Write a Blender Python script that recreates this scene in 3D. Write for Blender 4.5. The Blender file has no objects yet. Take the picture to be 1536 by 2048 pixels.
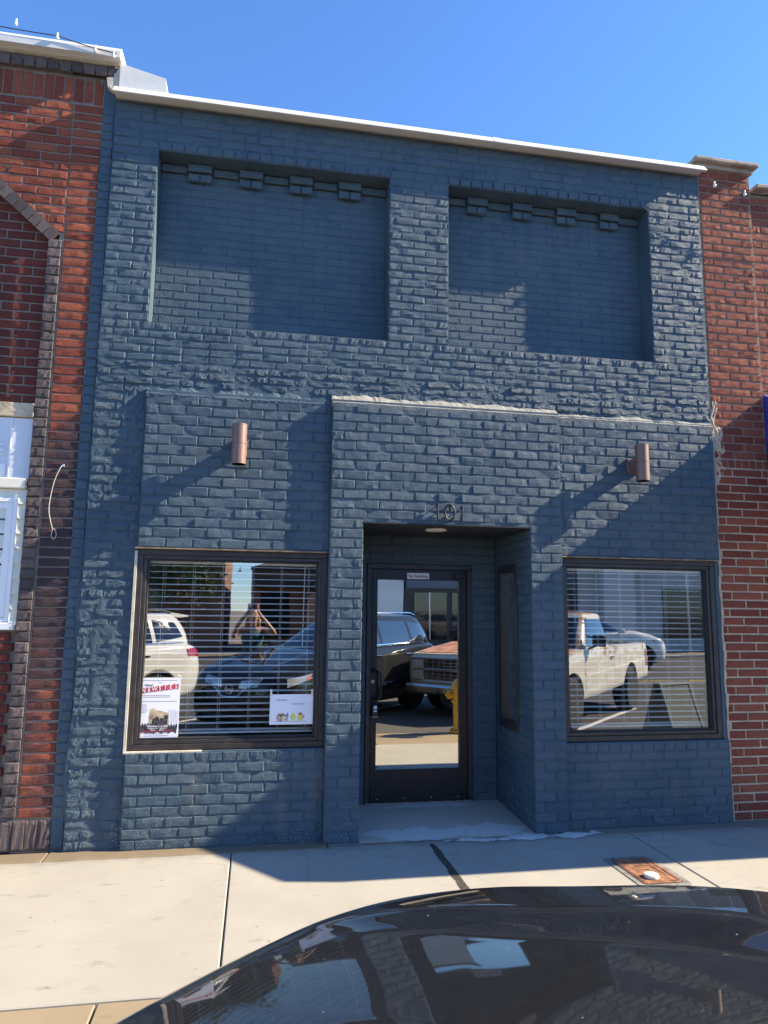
import bpy, bmesh, math, random
import numpy as np
from mathutils import Vector, Matrix
from mathutils.bvhtree import BVHTree

random.seed(7)
RNG = np.random.default_rng(7)
SC = bpy.context.scene
COL = SC.collection
rad = math.radians

# ------------------------------------------------------------------ camera
YAW, PITCH, ROLL, FPX = rad(10.222), rad(7.969), rad(0.6735), 1400.0
CAM = Vector((0.0, -5.5, 1.71))
def cam_axes():
    f = Vector((math.sin(YAW)*math.cos(PITCH), math.cos(YAW)*math.cos(PITCH), math.sin(PITCH)))
    r = Vector((math.cos(YAW), -math.sin(YAW), 0))
    u = r.cross(f)
    c, s = math.cos(ROLL), math.sin(ROLL)
    return r*c+u*s, u*c-r*s, f
R_, U_, F_ = cam_axes()
cd = bpy.data.cameras.new('camera')
cam = bpy.data.objects.new('camera', cd); COL.objects.link(cam)
M = Matrix((R_, U_, -F_)).transposed().to_4x4(); M.translation = CAM
cam.matrix_world = M
cd.sensor_fit = 'HORIZONTAL'; cd.sensor_width = 36.0; cd.lens = 36.0*FPX/1536.0
cd.clip_start = 0.02; cd.clip_end = 2000
SC.camera = cam
SC.render.resolution_x, SC.render.resolution_y = 768, 1024

# ------------------------------------------------------------------ light
SUN = Vector((6.2, -1.0, 4.07)).normalized()          # towards the sun
w = bpy.data.worlds.new('World'); SC.world = w; w.use_nodes = True
wn = w.node_tree.nodes; wl = w.node_tree.links
bg = wn['Background']
sky = wn.new('ShaderNodeTexSky'); sky.sky_type = 'NISHITA'; sky.sun_disc = False
sky.sun_elevation = math.asin(SUN.z); sky.sun_rotation = math.atan2(SUN.x, SUN.y)
sky.altitude = 300; sky.air_density = 1.0; sky.dust_density = 0.0; sky.ozone_density = 10.0
wl.new(sky.outputs[0], bg.inputs[0]); bg.inputs[1].default_value = 0.118
sl = bpy.data.lights.new('sun', 'SUN'); sl.energy = 5.0; sl.angle = rad(0.5); sl.color = (1.0, 0.85, 0.62)
so = bpy.data.objects.new('sun', sl); COL.objects.link(so)
so.rotation_euler = SUN.to_track_quat('Z', 'Y').to_euler(); so.location = (20, -8, 15)
SC.view_settings.view_transform = 'Standard'; SC.view_settings.look = 'None'
SC.view_settings.gamma = 1.0; SC.view_settings.exposure = 1.6
SC.view_settings.use_curve_mapping = False

# ------------------------------------------------------------------ materials
MAT = {}
class NT:
    def __init__(s, name):
        m = bpy.data.materials.new(name); m.use_nodes = True
        s.m = m; s.t = m.node_tree; s.n = s.t.nodes; s.p = s.n['Principled BSDF']; MAT[name] = m
        s._pos = None
    def new(s, t, **k):
        o = s.n.new(t)
        for a, b in k.items(): setattr(o, a, b)
        return o
    def link(s, a, b): s.t.links.new(a, b)
    def set(s, sock, v):
        if hasattr(v, 'is_output'): s.link(v, sock)
        else: sock.default_value = v
    def pos(s):
        if not s._pos: s._pos = s.new('ShaderNodeNewGeometry').outputs['Position']
        return s._pos
    def objc(s): return s.new('ShaderNodeTexCoord').outputs['Object']
    def mapping(s, v, scale=(1,1,1)):
        o = s.new('ShaderNodeMapping'); s.link(v, o.inputs['Vector']); o.inputs['Scale'].default_value = scale
        return o.outputs[0]
    def noise(s, scale, detail=4, rough=.55, vec=None, dist=0):
        o = s.new('ShaderNodeTexNoise'); s.link(vec or s.pos(), o.inputs['Vector'])
        o.inputs['Scale'].default_value = scale; o.inputs['Detail'].default_value = detail
        o.inputs['Roughness'].default_value = rough; o.inputs['Distortion'].default_value = dist
        return o.outputs['Fac']
    def voro(s, scale, vec=None, feature='F1'):
        o = s.new('ShaderNodeTexVoronoi', feature=feature); s.link(vec or s.pos(), o.inputs['Vector'])
        o.inputs['Scale'].default_value = scale
        return o.outputs['Distance']
    def math(s, op, a, b=0.0, clamp=False):
        o = s.new('ShaderNodeMath', operation=op, use_clamp=clamp)
        s.set(o.inputs[0], a); s.set(o.inputs[1], b); return o.outputs[0]
    def ramp(s, v, lo, hi):
        o = s.new('ShaderNodeMapRange', clamp=True, interpolation_type='SMOOTHSTEP')
        s.set(o.inputs[0], v); o.inputs[1].default_value = lo; o.inputs[2].default_value = hi
        return o.outputs[0]
    def mix(s, f, a, b, blend='MIX'):
        o = s.new('ShaderNodeMix', data_type='RGBA', blend_type=blend)
        s.set(o.inputs[0], f)
        for i, v in ((6, a), (7, b)):
            if hasattr(v, 'is_output'): s.link(v, o.inputs[i])
            else: o.inputs[i].default_value = (*v, 1) if len(v) == 3 else v
        return o.outputs[2]
    def sep(s, axis):
        o = s.new('ShaderNodeSeparateXYZ'); s.link(s.pos(), o.inputs[0]); return o.outputs[axis]
    def bump(s, h, dist=.002, strength=1.0, prev=None):
        o = s.new('ShaderNodeBump'); s.link(h, o.inputs['Height'])
        o.inputs['Distance'].default_value = dist; o.inputs['Strength'].default_value = strength
        if prev is not None: s.link(prev, o.inputs['Normal'])
        return o.outputs[0]
    def tint(s):
        a = s.new('ShaderNodeAttribute', attribute_type='GEOMETRY', attribute_name='tint')
        b = s.new('ShaderNodeAttribute', attribute_type='OBJECT', attribute_name='tint')
        return s.math('ADD', a.outputs['Fac'], b.outputs['Fac'])
    def out(s, col=None, rough=None, metal=None, spec=None, normal=None, coat=None):
        p = s.p.inputs
        if col is not None:
            if hasattr(col, 'is_output'): s.link(col, p['Base Color'])
            else: p['Base Color'].default_value = (*col, 1)
        if rough is not None: s.set(p['Roughness'], rough)
        if metal is not None: s.set(p['Metallic'], metal)
        if spec is not None: p['Specular IOR Level'].default_value = spec
        if coat is not None: p['Coat Weight'].default_value = coat; p['Coat Roughness'].default_value = .03
        if normal is not None: s.link(normal, p['Normal'])
        return s.m

def simple(name, col, rough=.6, metal=0., var=.15, vs=6., bs=120., bd=.0, spec=.5, coat=None):
    t = NT(name)
    n = t.noise(vs, 5)
    c = t.mix(t.ramp(n, .3, .7), tuple(x*(1-var) for x in col), tuple(min(1, x*(1+var)) for x in col))
    r = t.math('ADD', t.math('MULTIPLY', t.math('SUBTRACT', t.noise(vs*3, 3), .5), .2), rough, True)
    nm = t.bump(t.noise(bs, 4), bd) if bd else None
    return t.out(c, r, metal, spec, nm, coat)

def blue_paint(name, rough_amt, patch=0.):
    t = NT(name)
    ti = t.tint()
    c = t.mix(t.ramp(t.noise(2.2, 5), .3, .7), (.049, .083, .113), (.066, .102, .132))
    c = t.mix(t.math('MULTIPLY', t.ramp(t.noise(5, 5, .6, t.mapping(t.pos(), (2.2, 1, .25))), .45, .72), .45), c, (.035, .056, .078))
    c = t.mix(t.math('MULTIPLY', t.ramp(t.noise(1.1, 5, .6), .50, .70), .5), c, (.084, .112, .132))
    c = t.mix(t.math('MULTIPLY', ti, .45), c, (.090, .116, .134))
    # dusty, chalky runs near the foot of the wall
    z = t.sep(2)
    st = t.ramp(t.noise(3.0, 5, vec=t.mapping(t.pos(), (2.2, 1, .45))), .52, .75)
    low = t.ramp(z, 1.0, .25)
    c = t.mix(t.math('MULTIPLY', t.math('MULTIPLY', st, low), .5), c, (.12, .125, .125))
    # mortar splashes at the pavement
    sp = t.ramp(t.voro(60), .20, .12)
    spm = t.ramp(t.noise(4, 3), .45, .62)
    zz = t.ramp(z, .42, .03)
    c = t.mix(t.math('MULTIPLY', t.math('MULTIPLY', sp, spm), zz), c, (.6, .6, .58))
    ch = t.math('MULTIPLY', t.ramp(t.voro(23), .07, .045), t.ramp(t.noise(3.1, 4), .56, .64))
    c = t.mix(t.math('MULTIPLY', ch, .8), c, (.24, .22, .19))
    # paint worn thin on high grains
    wz = t.ramp(t.noise(170, 3, .7), .70, .78)
    c = t.mix(t.math('MULTIPLY', wz, .35), c, (.16, .18, .19))
    n1 = t.bump(t.noise(48, 5, .68), .0044*rough_amt)
    n2 = t.bump(t.noise(120, 4, .7), .0016*rough_amt, prev=n1)
    return t.out(c, t.ramp(t.noise(12, 3), -1.2, 1.6), 0, .25, n2)
blue_paint('blue_paint', 1.0); blue_paint('blue_paint_rough', 1.7); blue_paint('blue_paint_mortar', 1.2)
MAT['blue_paint'].diffuse_color = (.1, .15, .2, 1)

def red_brick(name, lo, hi, soot=False, grain=1.0, wire=False):
    t = NT(name)
    ti = t.tint()
    c = t.mix(ti, lo, hi)
    c = t.mix(t.math('MULTIPLY', t.ramp(t.noise(45, 5, .65), .45, .75), .5), c, tuple(x*.45 for x in lo))
    c = t.mix(t.math('MULTIPLY', t.ramp(t.noise(120, 3), .62, .75), .25), c, (.42, .30, .24))
    if soot:
        z = t.sep(2)
        m = t.ramp(t.math('ADD', z, t.math('MULTIPLY', t.noise(2.2, 4), 1.6)), 4.1, 3.5)
        m2 = t.ramp(t.math('ADD', z, t.math('MULTIPLY', t.noise(5.0, 4), 1.5)), 1.2, 2.3)
        c = t.mix(t.math('MULTIPLY', t.math('MULTIPLY', m, m2), .9), c, (.035, .03, .034))
        c = t.mix(t.math('MULTIPLY', t.ramp(t.noise(6, 4), .38, .60), t.math('MULTIPLY', m, .6)), c, (.045, .035, .042))
    v = t.mapping(t.pos(), (1, 1, .12)) if wire else t.pos()
    n1 = t.bump(t.noise(110 if not wire else 190, 4, .6, v), .0016*grain)
    n2 = t.bump(t.noise(30, 4), .0015*grain, prev=n1)
    return t.out(c, .85, 0, .25, n2)
red_brick('red_brick', (.17, .042, .028), (.27, .082, .048), False, .7)
red_brick('red_brick_soot', (.17, .042, .026), (.29, .084, .045), True, 1.5)
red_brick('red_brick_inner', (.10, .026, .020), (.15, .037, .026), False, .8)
red_brick('dark_brick', (.060, .050, .054), (.135, .105, .10), False, 1.6, True)

def mortar(name, col, bd=.003):
    t = NT(name)
    c = t.mix(t.ramp(t.noise(9, 5), .3, .7), tuple(x*.72 for x in col), col)
    c = t.mix(t.math('MULTIPLY', t.ramp(t.noise(70, 4), .5, .7), .4), c, tuple(x*.6 for x in col))
    return t.out(c, .9, 0, .2, t.bump(t.noise(90, 5, .65), bd))
mortar('mortar_cream', (.52, .43, .31)); mortar('mortar_grey', (.25, .205, .17)); mortar('mortar_brown', (.27, .20, .155)); mortar('mortar_pale', (.62, .57, .46), .006)
mortar('mortar_ledge_pale', (.29, .285, .26), .003)
mortar('caulk', (.62, .57, .47), .004)

def concrete(name, col, stain=.35, broom=True):
    t = NT(name)
    c = t.mix(t.ramp(t.noise(1.3, 6, .6), .3, .72), tuple(x*.88 for x in col), col)
    c = t.mix(t.math('MULTIPLY', t.ramp(t.noise(5.5, 5, .6, t.mapping(t.pos(), (.7, 1.6, 1))), .59, .77), stain), c, tuple(x*.42 for x in col))
    c = t.mix(t.math('MULTIPLY', t.ramp(t.noise(260, 2), .62, .72), .18), c, tuple(x*.6 for x in col))
    c = t.mix(t.math('MULTIPLY', t.ramp(t.voro(7), .10, .05), t.math('MULTIPLY', t.ramp(t.noise(2.6, 3), .46, .58), .6)), c, tuple(x*.3 for x in col))
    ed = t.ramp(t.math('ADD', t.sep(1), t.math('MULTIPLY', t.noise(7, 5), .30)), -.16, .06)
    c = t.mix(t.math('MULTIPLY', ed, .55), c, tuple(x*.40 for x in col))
    c = t.mix(t.math('MULTIPLY', t.ramp(t.noise(.9, 4), .5, .62), t.math('MULTIPLY', t.ramp(t.voro(1.4, feature='DISTANCE_TO_EDGE'), .006, .0015), .5)), c, tuple(x*.35 for x in col))
    c = t.mix(t.math('MULTIPLY', t.ramp(t.noise(2.3, 6, .7, t.mapping(t.pos(), (1, 2.5, 1))), .55, .75), .20), c, tuple(x*.55 for x in col))
    n1 = t.bump(t.noise(180, 4, .6), .0005)
    if broom: n1 = t.bump(t.noise(330, 2, .5, t.mapping(t.pos(), (1, .03, 1))), .0005, prev=n1)
    return t.out(c, .85, 0, .3, n1)
concrete('concrete_new', (.345, .328, .288), .65); concrete('concrete_old', (.27, .215, .145), .6, False)
concrete('concrete_rough', (.30, .26, .22), .6, False); concrete('concrete_pad', (.62, .56, .48), .9, False)
concrete('concrete_smear', (.74, .73, .70), .4, False)

t = NT('asphalt')
c = t.mix(t.ramp(t.noise(.6, 6), .3, .7), (.055, .053, .05), (.085, .082, .076))
c = t.mix(t.ramp(t.voro(140), .10, .35), (.14, .135, .125), c)
t.out(c, .9, 0, .3, t.bump(t.noise(160, 4), .004))
simple('road_paint', (.72, .71, .67), .7, 0, .2, 8)
simple('yellow_line', (.60, .42, .06), .7, 0, .2, 8)

simple('bronze', (.030, .025, .024), .42, .0, .3, 14, 300, .0002, .5)
simple('black_metal', (.010, .010, .012), .38, 0, .3, 10, 300, .0002, .5)
simple('seal', (.012, .012, .012), .7)
simple('joint_filler', (.05, .043, .036), .95, 0, .5, 30, 90, .006)
simple('tan_steel', (.22, .16, .10), .75, .1, .4, 14, 80, .001)
simple('white_metal', (.60, .595, .57), .45, .0, .06, 3, 20, .0012)
simple('cap_stone', (.30, .235, .175), .85, 0, .3, 9, 70, .004)
simple('copper_lamp', (.19, .115, .095), .5, .3, .06, 9, 200, .0003)
simple('white_plastic', (.72, .69, .60), .45, 0, .04)
simple('slat_white', (.88, .88, .86), .5, 0, .05)
simple('cord_white', (.75, .75, .73), .7, 0, .05)
simple('cable_tan', (.42, .37, .33), .7, 0, .1)
simple('interior_dark', (.045, .045, .045), .8)
simple('interior_floor', (.06, .05, .045), .6)
simple('ceiling_dark', (.02, .024, .03), .8)
simple('steel', (.55, .54, .52), .3, 1., .15)
simple('brass', (.55, .46, .30), .3, 1., .1)
simple('chrome', (.75, .75, .75), .10, 1., .05)
simple('rubber', (.015, .015, .015), .8, 0, .2, 30, 100, .001)
simple('rim_silver', (.48, .48, .48), .28, .9, .1)
simple('plastic_black', (.018, .018, .019), .55, 0, .2)
simple('lens_clear', (.55, .57, .58), .08, .3, .1, coat=1.)
simple('lens_red', (.42, .012, .015), .12, 0, .1, coat=1.)
simple('lens_orange', (.62, .16, .02), .15, 0, .1, coat=1.)
simple('car_glass', (.010, .013, .015), .04, 0, .0, spec=.9, coat=1.)
simple('hydrant_yellow', (.70, .38, .02), .45, 0, .18, 10, 80, .001)
simple('rust_iron', (.27, .125, .068), .85, .1, .45, 22, 90, .004)
simple('iron_frame', (.20, .19, .175), .8, .1, .35, 18, 90, .003)
simple('paper', (.80, .79, .83), .7, 0, .02)
simple('ink', (.035, .03, .035), .7); simple('ink_grey', (.25, .25, .28), .7); simple('print_red', (.50, .03, .045), .6)
simple('print_dark', (.045, .035, .04), .7, 0, .5, 40); simple('print_tan', (.46, .36, .22), .7, 0, .3, 30)
simple('print_maroon', (.17, .03, .045), .7, 0, .5, 40)
simple('print_yellow', (.72, .66, .10), .7, 0, .2, 60); simple('print_green', (.62, .70, .35), .7, 0, .2, 60); simple('print_brown', (.32, .17, .10), .7, 0, .4, 60)
simple('print_blue', (.20, .26, .42), .7, 0, .2, 60); simple('print_pink', (.60, .34, .28), .7, 0, .3, 60)
simple('tape', (.70, .69, .64), .35)
simple('awning_navy', (.045, .034, .24), .75, 0, .15, 4, 300, .0006)
simple('wood_beam', (.46, .37, .25), .8, 0, .35, 7, 60, .003)
simple('siding_cream', (.72, .69, .58), .6, 0, .06, 3)
simple('panel_white', (.80, .80, .80), .55, 0, .04, 3); simple('panel_shade', (.66, .68, .72), .55, 0, .04, 3)
simple('vinyl_white', (.78, .78, .78), .4, 0, .04, 3)
simple('skin', (.52, .30, .21), .5, 0, .08, 10); simple('hair_blonde', (.46, .29, .13), .55, 0, .35, 40)
simple('teal_cloth', (.04, .13, .14), .85, 0, .2, 12); simple('dark_cloth', (.03, .035, .05), .85, 0, .2, 12)
simple('phone_blue', (.02, .035, .09), .15, .2, .1, coat=1.); simple('glasses_dark', (.01, .01, .01), .15)
simple('board_green', (.055, .075, .065), .7, 0, .2); simple('board_frame', (.10, .11, .11), .6)
simple('leaf', (.045, .085, .025), .6, 0, .45, 3); simple('leaf_light', (.08, .12, .035), .6, 0, .4, 3); simple('bark', (.10, .075, .05), .9, 0, .3, 10, 30, .01)
simple('far_brown', (.24, .12, .075), .85, 0, .2, 1.5); simple('far_tan', (.42, .24, .15), .85, 0, .2, 2)
simple('far_grey', (.66, .66, .65), .85, 0, .06, .8); simple('far_dark', (.03, .03, .033), .5, 0, .4, 1.2)
simple('far_slate', (.10, .12, .15), .7, 0, .1, .8); simple('far_roof', (.05, .045, .045), .8, 0, .2, 1.5)
simple('far_stone', (.46, .47, .46), .85, 0, .1, .9)
simple('glass_far', (.012, .014, .016), .06, 0, 0, spec=.8)
simple('bulb_glass', (.75, .76, .72), .1, 0, .05, spec=.8)
simple('gravel', (.22, .19, .15), .95, 0, .3, 2, 40, .02)

def car_paint(name, col, flake=.0, dust=.0):
    t = NT(name)
    c = t.mix(t.ramp(t.noise(2, 3), .3, .7), tuple(x*.94 for x in col), col)
    if dust:
        sp = t.ramp(t.voro(30), .075, .035)
        sp2 = t.ramp(t.voro(150), .13, .07)
        m = t.math('MAXIMUM', t.math('MULTIPLY', sp, t.ramp(t.noise(7, 2), .55, .60)), t.math('MULTIPLY', sp2, t.ramp(t.noise(11, 3), .60, .70)))
        c = t.mix(t.math('MULTIPLY', m, .75), c, (.5, .48, .44))
        c = t.mix(t.math('MULTIPLY', t.noise(26, 5, .7), dust), c, (.30, .28, .25))
        r = t.math('ADD', t.math('MULTIPLY', m, .6), .08)
    else: r = .1
    return t.out(c, r, flake, .0 if dust else .5, None, 1.)
car_paint('paint_black', (.009, .011, .015), 0, .05); car_paint('paint_white', (.78, .78, .75))
t = NT('paint_patina')
m = t.ramp(t.noise(2.6, 6, .65, t.mapping(t.pos(), (1, 1, 1.8))), .50, .60)
hz = t.ramp(t.math('ADD', t.sep(2), t.math('MULTIPLY', t.noise(4, 4), .25)), 1.04, 1.18)
c = t.mix(t.math('MULTIPLY', m, hz), (.68, .66, .58), (.24, .13, .085))
t.out(c, t.math('ADD', t.math('MULTIPLY', m, .4), .25), 0, .4)
simple('rust_panel', (.36, .16, .09), .62, 0, .35, 5, 60, .0008)

def glass(name, refl, tint, gcol):
    t = NT(name); n = t.n
    n.remove(t.p)
    out = n['Material Output']
    tr = t.new('ShaderNodeBsdfTransparent'); tr.inputs[0].default_value = (*tint, 1)
    gl = t.new('ShaderNodeBsdfGlossy'); gl.inputs['Color'].default_value = (*gcol, 1); gl.inputs['Roughness'].default_value = 0.004
    wob = t.bump(t.noise(1.7, 2, .4), .0005); t.link(wob, gl.inputs['Normal'])
    fr = t.new('ShaderNodeFresnel'); fr.inputs[0].default_value = 1.5
    f = t.math('ADD', fr.outputs[0], refl, True)
    mx = t.new('ShaderNodeMixShader'); t.link(f, mx.inputs[0]); t.link(tr.outputs[0], mx.inputs[1]); t.link(gl.outputs[0], mx.inputs[2])
    t.link(mx.outputs[0], out.inputs[0])
glass('window_glass', .27, (.95, .97, .96), (1, 1, 1)); glass('door_glass', .66, (.45, .48, .46), (1, .98, .90))
glass('side_glass', .06, (.75, .78, .77), (1, 1, 1))

# ------------------------------------------------------------------ mesh builder
class MB:
    def __init__(s): s.v = []; s.f = []; s.smooth = []
    def add(s, vs, fs, smooth=False):
        o = len(s.v); s.v += [tuple(v) for v in vs]
        for f in fs: s.f.append(tuple(i+o for i in f)); s.smooth.append(smooth)
        return s
    def box(s, x0, x1, y0, y1, z0, z1, bev=0.0):
        if bev <= 0:
            vs = [(x, y, z) for z in (z0, z1) for y in (y0, y1) for x in (x0, x1)]
            return s.add(vs, [(0,2,3,1), (4,5,7,6), (0,1,5,4), (2,6,7,3), (0,4,6,2), (1,3,7,5)])
        b = min(bev, (x1-x0)*.45, (y1-y0)*.45, (z1-z0)*.45)
        bm = bmesh.new(); bmesh.ops.create_cube(bm, size=1)
        for v in bm.verts:
            v.co = Vector(((x0+x1)/2+v.co.x*(x1-x0), (y0+y1)/2+v.co.y*(y1-y0), (z0+z1)/2+v.co.z*(z1-z0)))
        bmesh.ops.bevel(bm, geom=bm.edges[:], offset=b, segments=1, affect='EDGES')
        s.frombm(bm); return s
    def frombm(s, bm, smooth=False):
        bm.verts.index_update()
        s.add([v.co for v in bm.verts], [[v.index for v in f.verts] for f in bm.faces], smooth); bm.free()
    def tube(s, pts, r, n=10, cap=True, smooth=True):
        pts = [Vector(p) for p in pts]; rs = r if isinstance(r, (list, tuple)) else [r]*len(pts)
        rings = []; prev = None
        for i, p in enumerate(pts):
            d = (pts[min(i+1, len(pts)-1)]-pts[max(i-1, 0)]).normalized()
            if prev is None:
                a = Vector((0, 0, 1)) if abs(d.z) < .9 else Vector((1, 0, 0))
                e1 = d.cross(a).normalized()
            else: e1 = (prev-d*prev.dot(d)).normalized()
            prev = e1; e2 = d.cross(e1)
            rings.append([p+(e1*math.cos(2*math.pi*k/n)+e2*math.sin(2*math.pi*k/n))*rs[i] for k in range(n)])
        vs = [q for rg in rings for q in rg]
        fs = [(i*n+k, i*n+(k+1) % n, (i+1)*n+(k+1) % n, (i+1)*n+k) for i in range(len(pts)-1) for k in range(n)]
        s.add(vs, fs, smooth)
        if cap: s.add(rings[0], [tuple(range(n))[::-1]]); s.add(rings[-1], [tuple(range(n))])
        return s
    def lathe(s, prof, n=24, c=(0, 0, 0), axis='z', smooth=True):
        vs = []
        for r, h in prof:
            for k in range(n):
                a = 2*math.pi*k/n; x, y = r*math.cos(a), r*math.sin(a)
                vs.append({'z': (c[0]+x, c[1]+y, c[2]+h), 'y': (c[0]+x, c[1]+h, c[2]+y), 'x': (c[0]+h, c[1]+x, c[2]+y)}[axis])
        m = len(prof)
        fs = [(i*n+k, i*n+(k+1) % n, (i+1)*n+(k+1) % n, (i+1)*n+k) for i in range(m-1) for k in range(n)]
        s.add(vs, fs, smooth)
        s.add(vs[:n], [tuple(range(n))[::-1]]); s.add(vs[-n:], [tuple(range(n))])
        return s
    def prism(s, poly, axis, a, b):
        n = len(poly)
        def P(u, v, h): return {'y': (u, h, v), 'x': (h, u, v), 'z': (u, v, h)}[axis]
        vs = [P(u, v, a) for u, v in poly]+[P(u, v, b) for u, v in poly]
        fs = [tuple(range(n)), tuple(range(2*n-1, n-1, -1))]+[(i, i+n, (i+1) % n+n, (i+1) % n) for i in range(n)]
        return s.add(vs, fs)
    def xf(s, mat):
        s.v = [tuple(mat @ Vector(v)) for v in s.v]; return s
    def mesh(s, name, fix=True):
        me = bpy.data.meshes.new(name); me.from_pydata(s.v, [], s.f)
        me.polygons.foreach_set('use_smooth', s.smooth)
        if fix:
            bm = bmesh.new(); bm.from_mesh(me); bmesh.ops.recalc_face_normals(bm, faces=bm.faces[:]); bm.to_mesh(me); bm.free()
        if any(s.smooth): me.set_sharp_from_angle(angle=rad(38))
        me.update(); return me
def link_obj(name, me, mat=None, parent=None, loc=None):
    o = bpy.data.objects.new(name, me); COL.objects.link(o)
    if mat and me is not None and not me.materials: me.materials.append(MAT[mat])
    if parent is not None: o.parent = parent
    if loc is not None: o.location = loc
    return o
def part(name, mb, mat, parent, world=False, fix=True, label=None):
    me = mb.mesh(name, fix) if isinstance(mb, MB) else mb
    o = link_obj(name, me, mat, parent)
    if world and parent is not None and parent.parent is None: o.location = -parent.location
    if label: o['label'] = label
    return o
def tag(o, label, cat, group=None):
    o['label'] = label; o['category'] = cat
    if group: o['group'] = group
    return o
def thing(name, label, cat, loc=(0, 0, 0), rz=0, group=None):
    o = bpy.data.objects.new(name, None); COL.objects.link(o)
    o.empty_display_size = .2; o.location = loc; o.rotation_euler = (0, 0, rz)
    return tag(o, label, cat, group)
def struct(name, mb, mat, label=None):
    o = part(name, mb, mat, None); o['kind'] = 'structure'
    if label: o['label'] = label
    return o
def text_mesh(body, size, name='lettering', depth=.0006, bold=0.0, align='CENTER'):
    cu = bpy.data.curves.new(name, 'FONT'); cu.body = body; cu.size = size; cu.extrude = depth; cu.offset = bold
    cu.align_x = align; cu.align_y = 'CENTER'; cu.resolution_u = 3
    o = bpy.data.objects.new(name, cu); COL.objects.link(o)
    bpy.context.view_layer.update()
    me = bpy.data.meshes.new_from_object(o.evaluated_get(bpy.context.evaluated_depsgraph_get()))
    bpy.data.objects.remove(o); bpy.data.curves.remove(cu)
    me.materials.clear()
    return me
def text_part(body, size, pos, mat, parent, world=True, rot=(rad(90), 0, 0), name='lettering', sx=1.0, bold=0.0, align='CENTER'):
    o = part(name, text_mesh(body, size, name, bold=bold, align=align), mat, parent)
    o.location = Vector(pos)-(parent.location if world and parent.parent is None else Vector((0, 0, 0)))
    o.rotation_euler = rot; o.scale = (sx, 1, 1)
    return o

# ------------------------------------------------------------------ bricks
def catmull(P, n):
    P = np.array(P, float); P = np.vstack([2*P[0]-P[1], P, 2*P[-1]-P[-2]]); out = []
    seg = len(P)-3
    for q in np.linspace(0, seg-1e-9, n):
        i = int(q); t = q-i; a, b, c, d = P[i:i+4]
        out.append(.5*((2*b)+(-a+c)*t+(2*a-5*b+4*c-d)*t*t+(-a+3*b-3*c+d)*t**3))
    return np.array(out)
def project(p):
    d = Vector(p)-CAM; zz = d.dot(F_)
    return 768+FPX*d.dot(R_)/zz, 1024-FPX*d.dot(U_)/zz, zz
def brick_variant(seed, relief, ragged, dep=.010, nx=5, nz=3):
    """unit brick: x -.5...5 , z -.5...5 scaled later; y in metres, front about 0, back at dep"""
    r = random.Random(seed); vs = []
    ph = [r.uniform(0, 6.28) for _ in range(4)]
    for j in range(nz):
        for i in range(nx):
            u, v = i/(nx-1)-.5, j/(nz-1)-.5
            du = r.uniform(-1, 1)*.016*ragged if 0 < i < nx-1 else (-.012*abs(r.gauss(0, 1))*ragged)*(1 if u > 0 else -1)
            dv = r.uniform(-1, 1)*.05*ragged if 0 < j < nz-1 else (-.045*abs(r.gauss(0, 1))*ragged)*(1 if v > 0 else -1)
            edge = (i in (0, nx-1)) or (j in (0, nz-1))
            y = r.gauss(0, 1)*relief+relief*.8*math.sin(u*5+ph[0])+(relief*.9 if edge else 0)
            vs.append(((u*.955)+du, y, (v*.86)+dv))
    loop = [i for i in range(nx)]+[nx*j+nx-1 for j in range(1, nz)]+[nx*(nz-1)+i for i in range(nx-2, -1, -1)]+[nx*j for j in range(nz-2, 0, -1)]
    fs = [(j*nx+i, j*nx+i+1, (j+1)*nx+i+1, (j+1)*nx+i) for j in range(nz-1) for i in range(nx-1)]
    b0 = len(vs)
    for k in loop:
        x, y, z = vs[k]
        vs.append((math.copysign(.5, x) if abs(x) > .4 else x, dep, math.copysign(.5, z) if abs(z) > .3 else z))
    n = len(loop)
    fs += [(loop[k], b0+k, b0+(k+1) % n, loop[(k+1) % n]) for k in range(n)]
    return np.array(vs), fs
VARS = {}
def variants(kind):
    if kind not in VARS:
        relief, ragged, cnt = {'neat': (.0010, .6, 14), 'rough': (.0016, 1.1, 14), 'smooth': (.0005, .35, 10), 'wild': (.0017, 1.25, 16)}[kind]
        VARS[kind] = [brick_variant(hash_seed(kind, i), relief, ragged, .010 if kind != 'wild' else .02, *((5, 3) if kind != 'wild' else (7, 4))) for i in range(cnt)]
    return VARS[kind]
def hash_seed(k, i): return sum(ord(c) for c in k)*101+i*17
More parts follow.
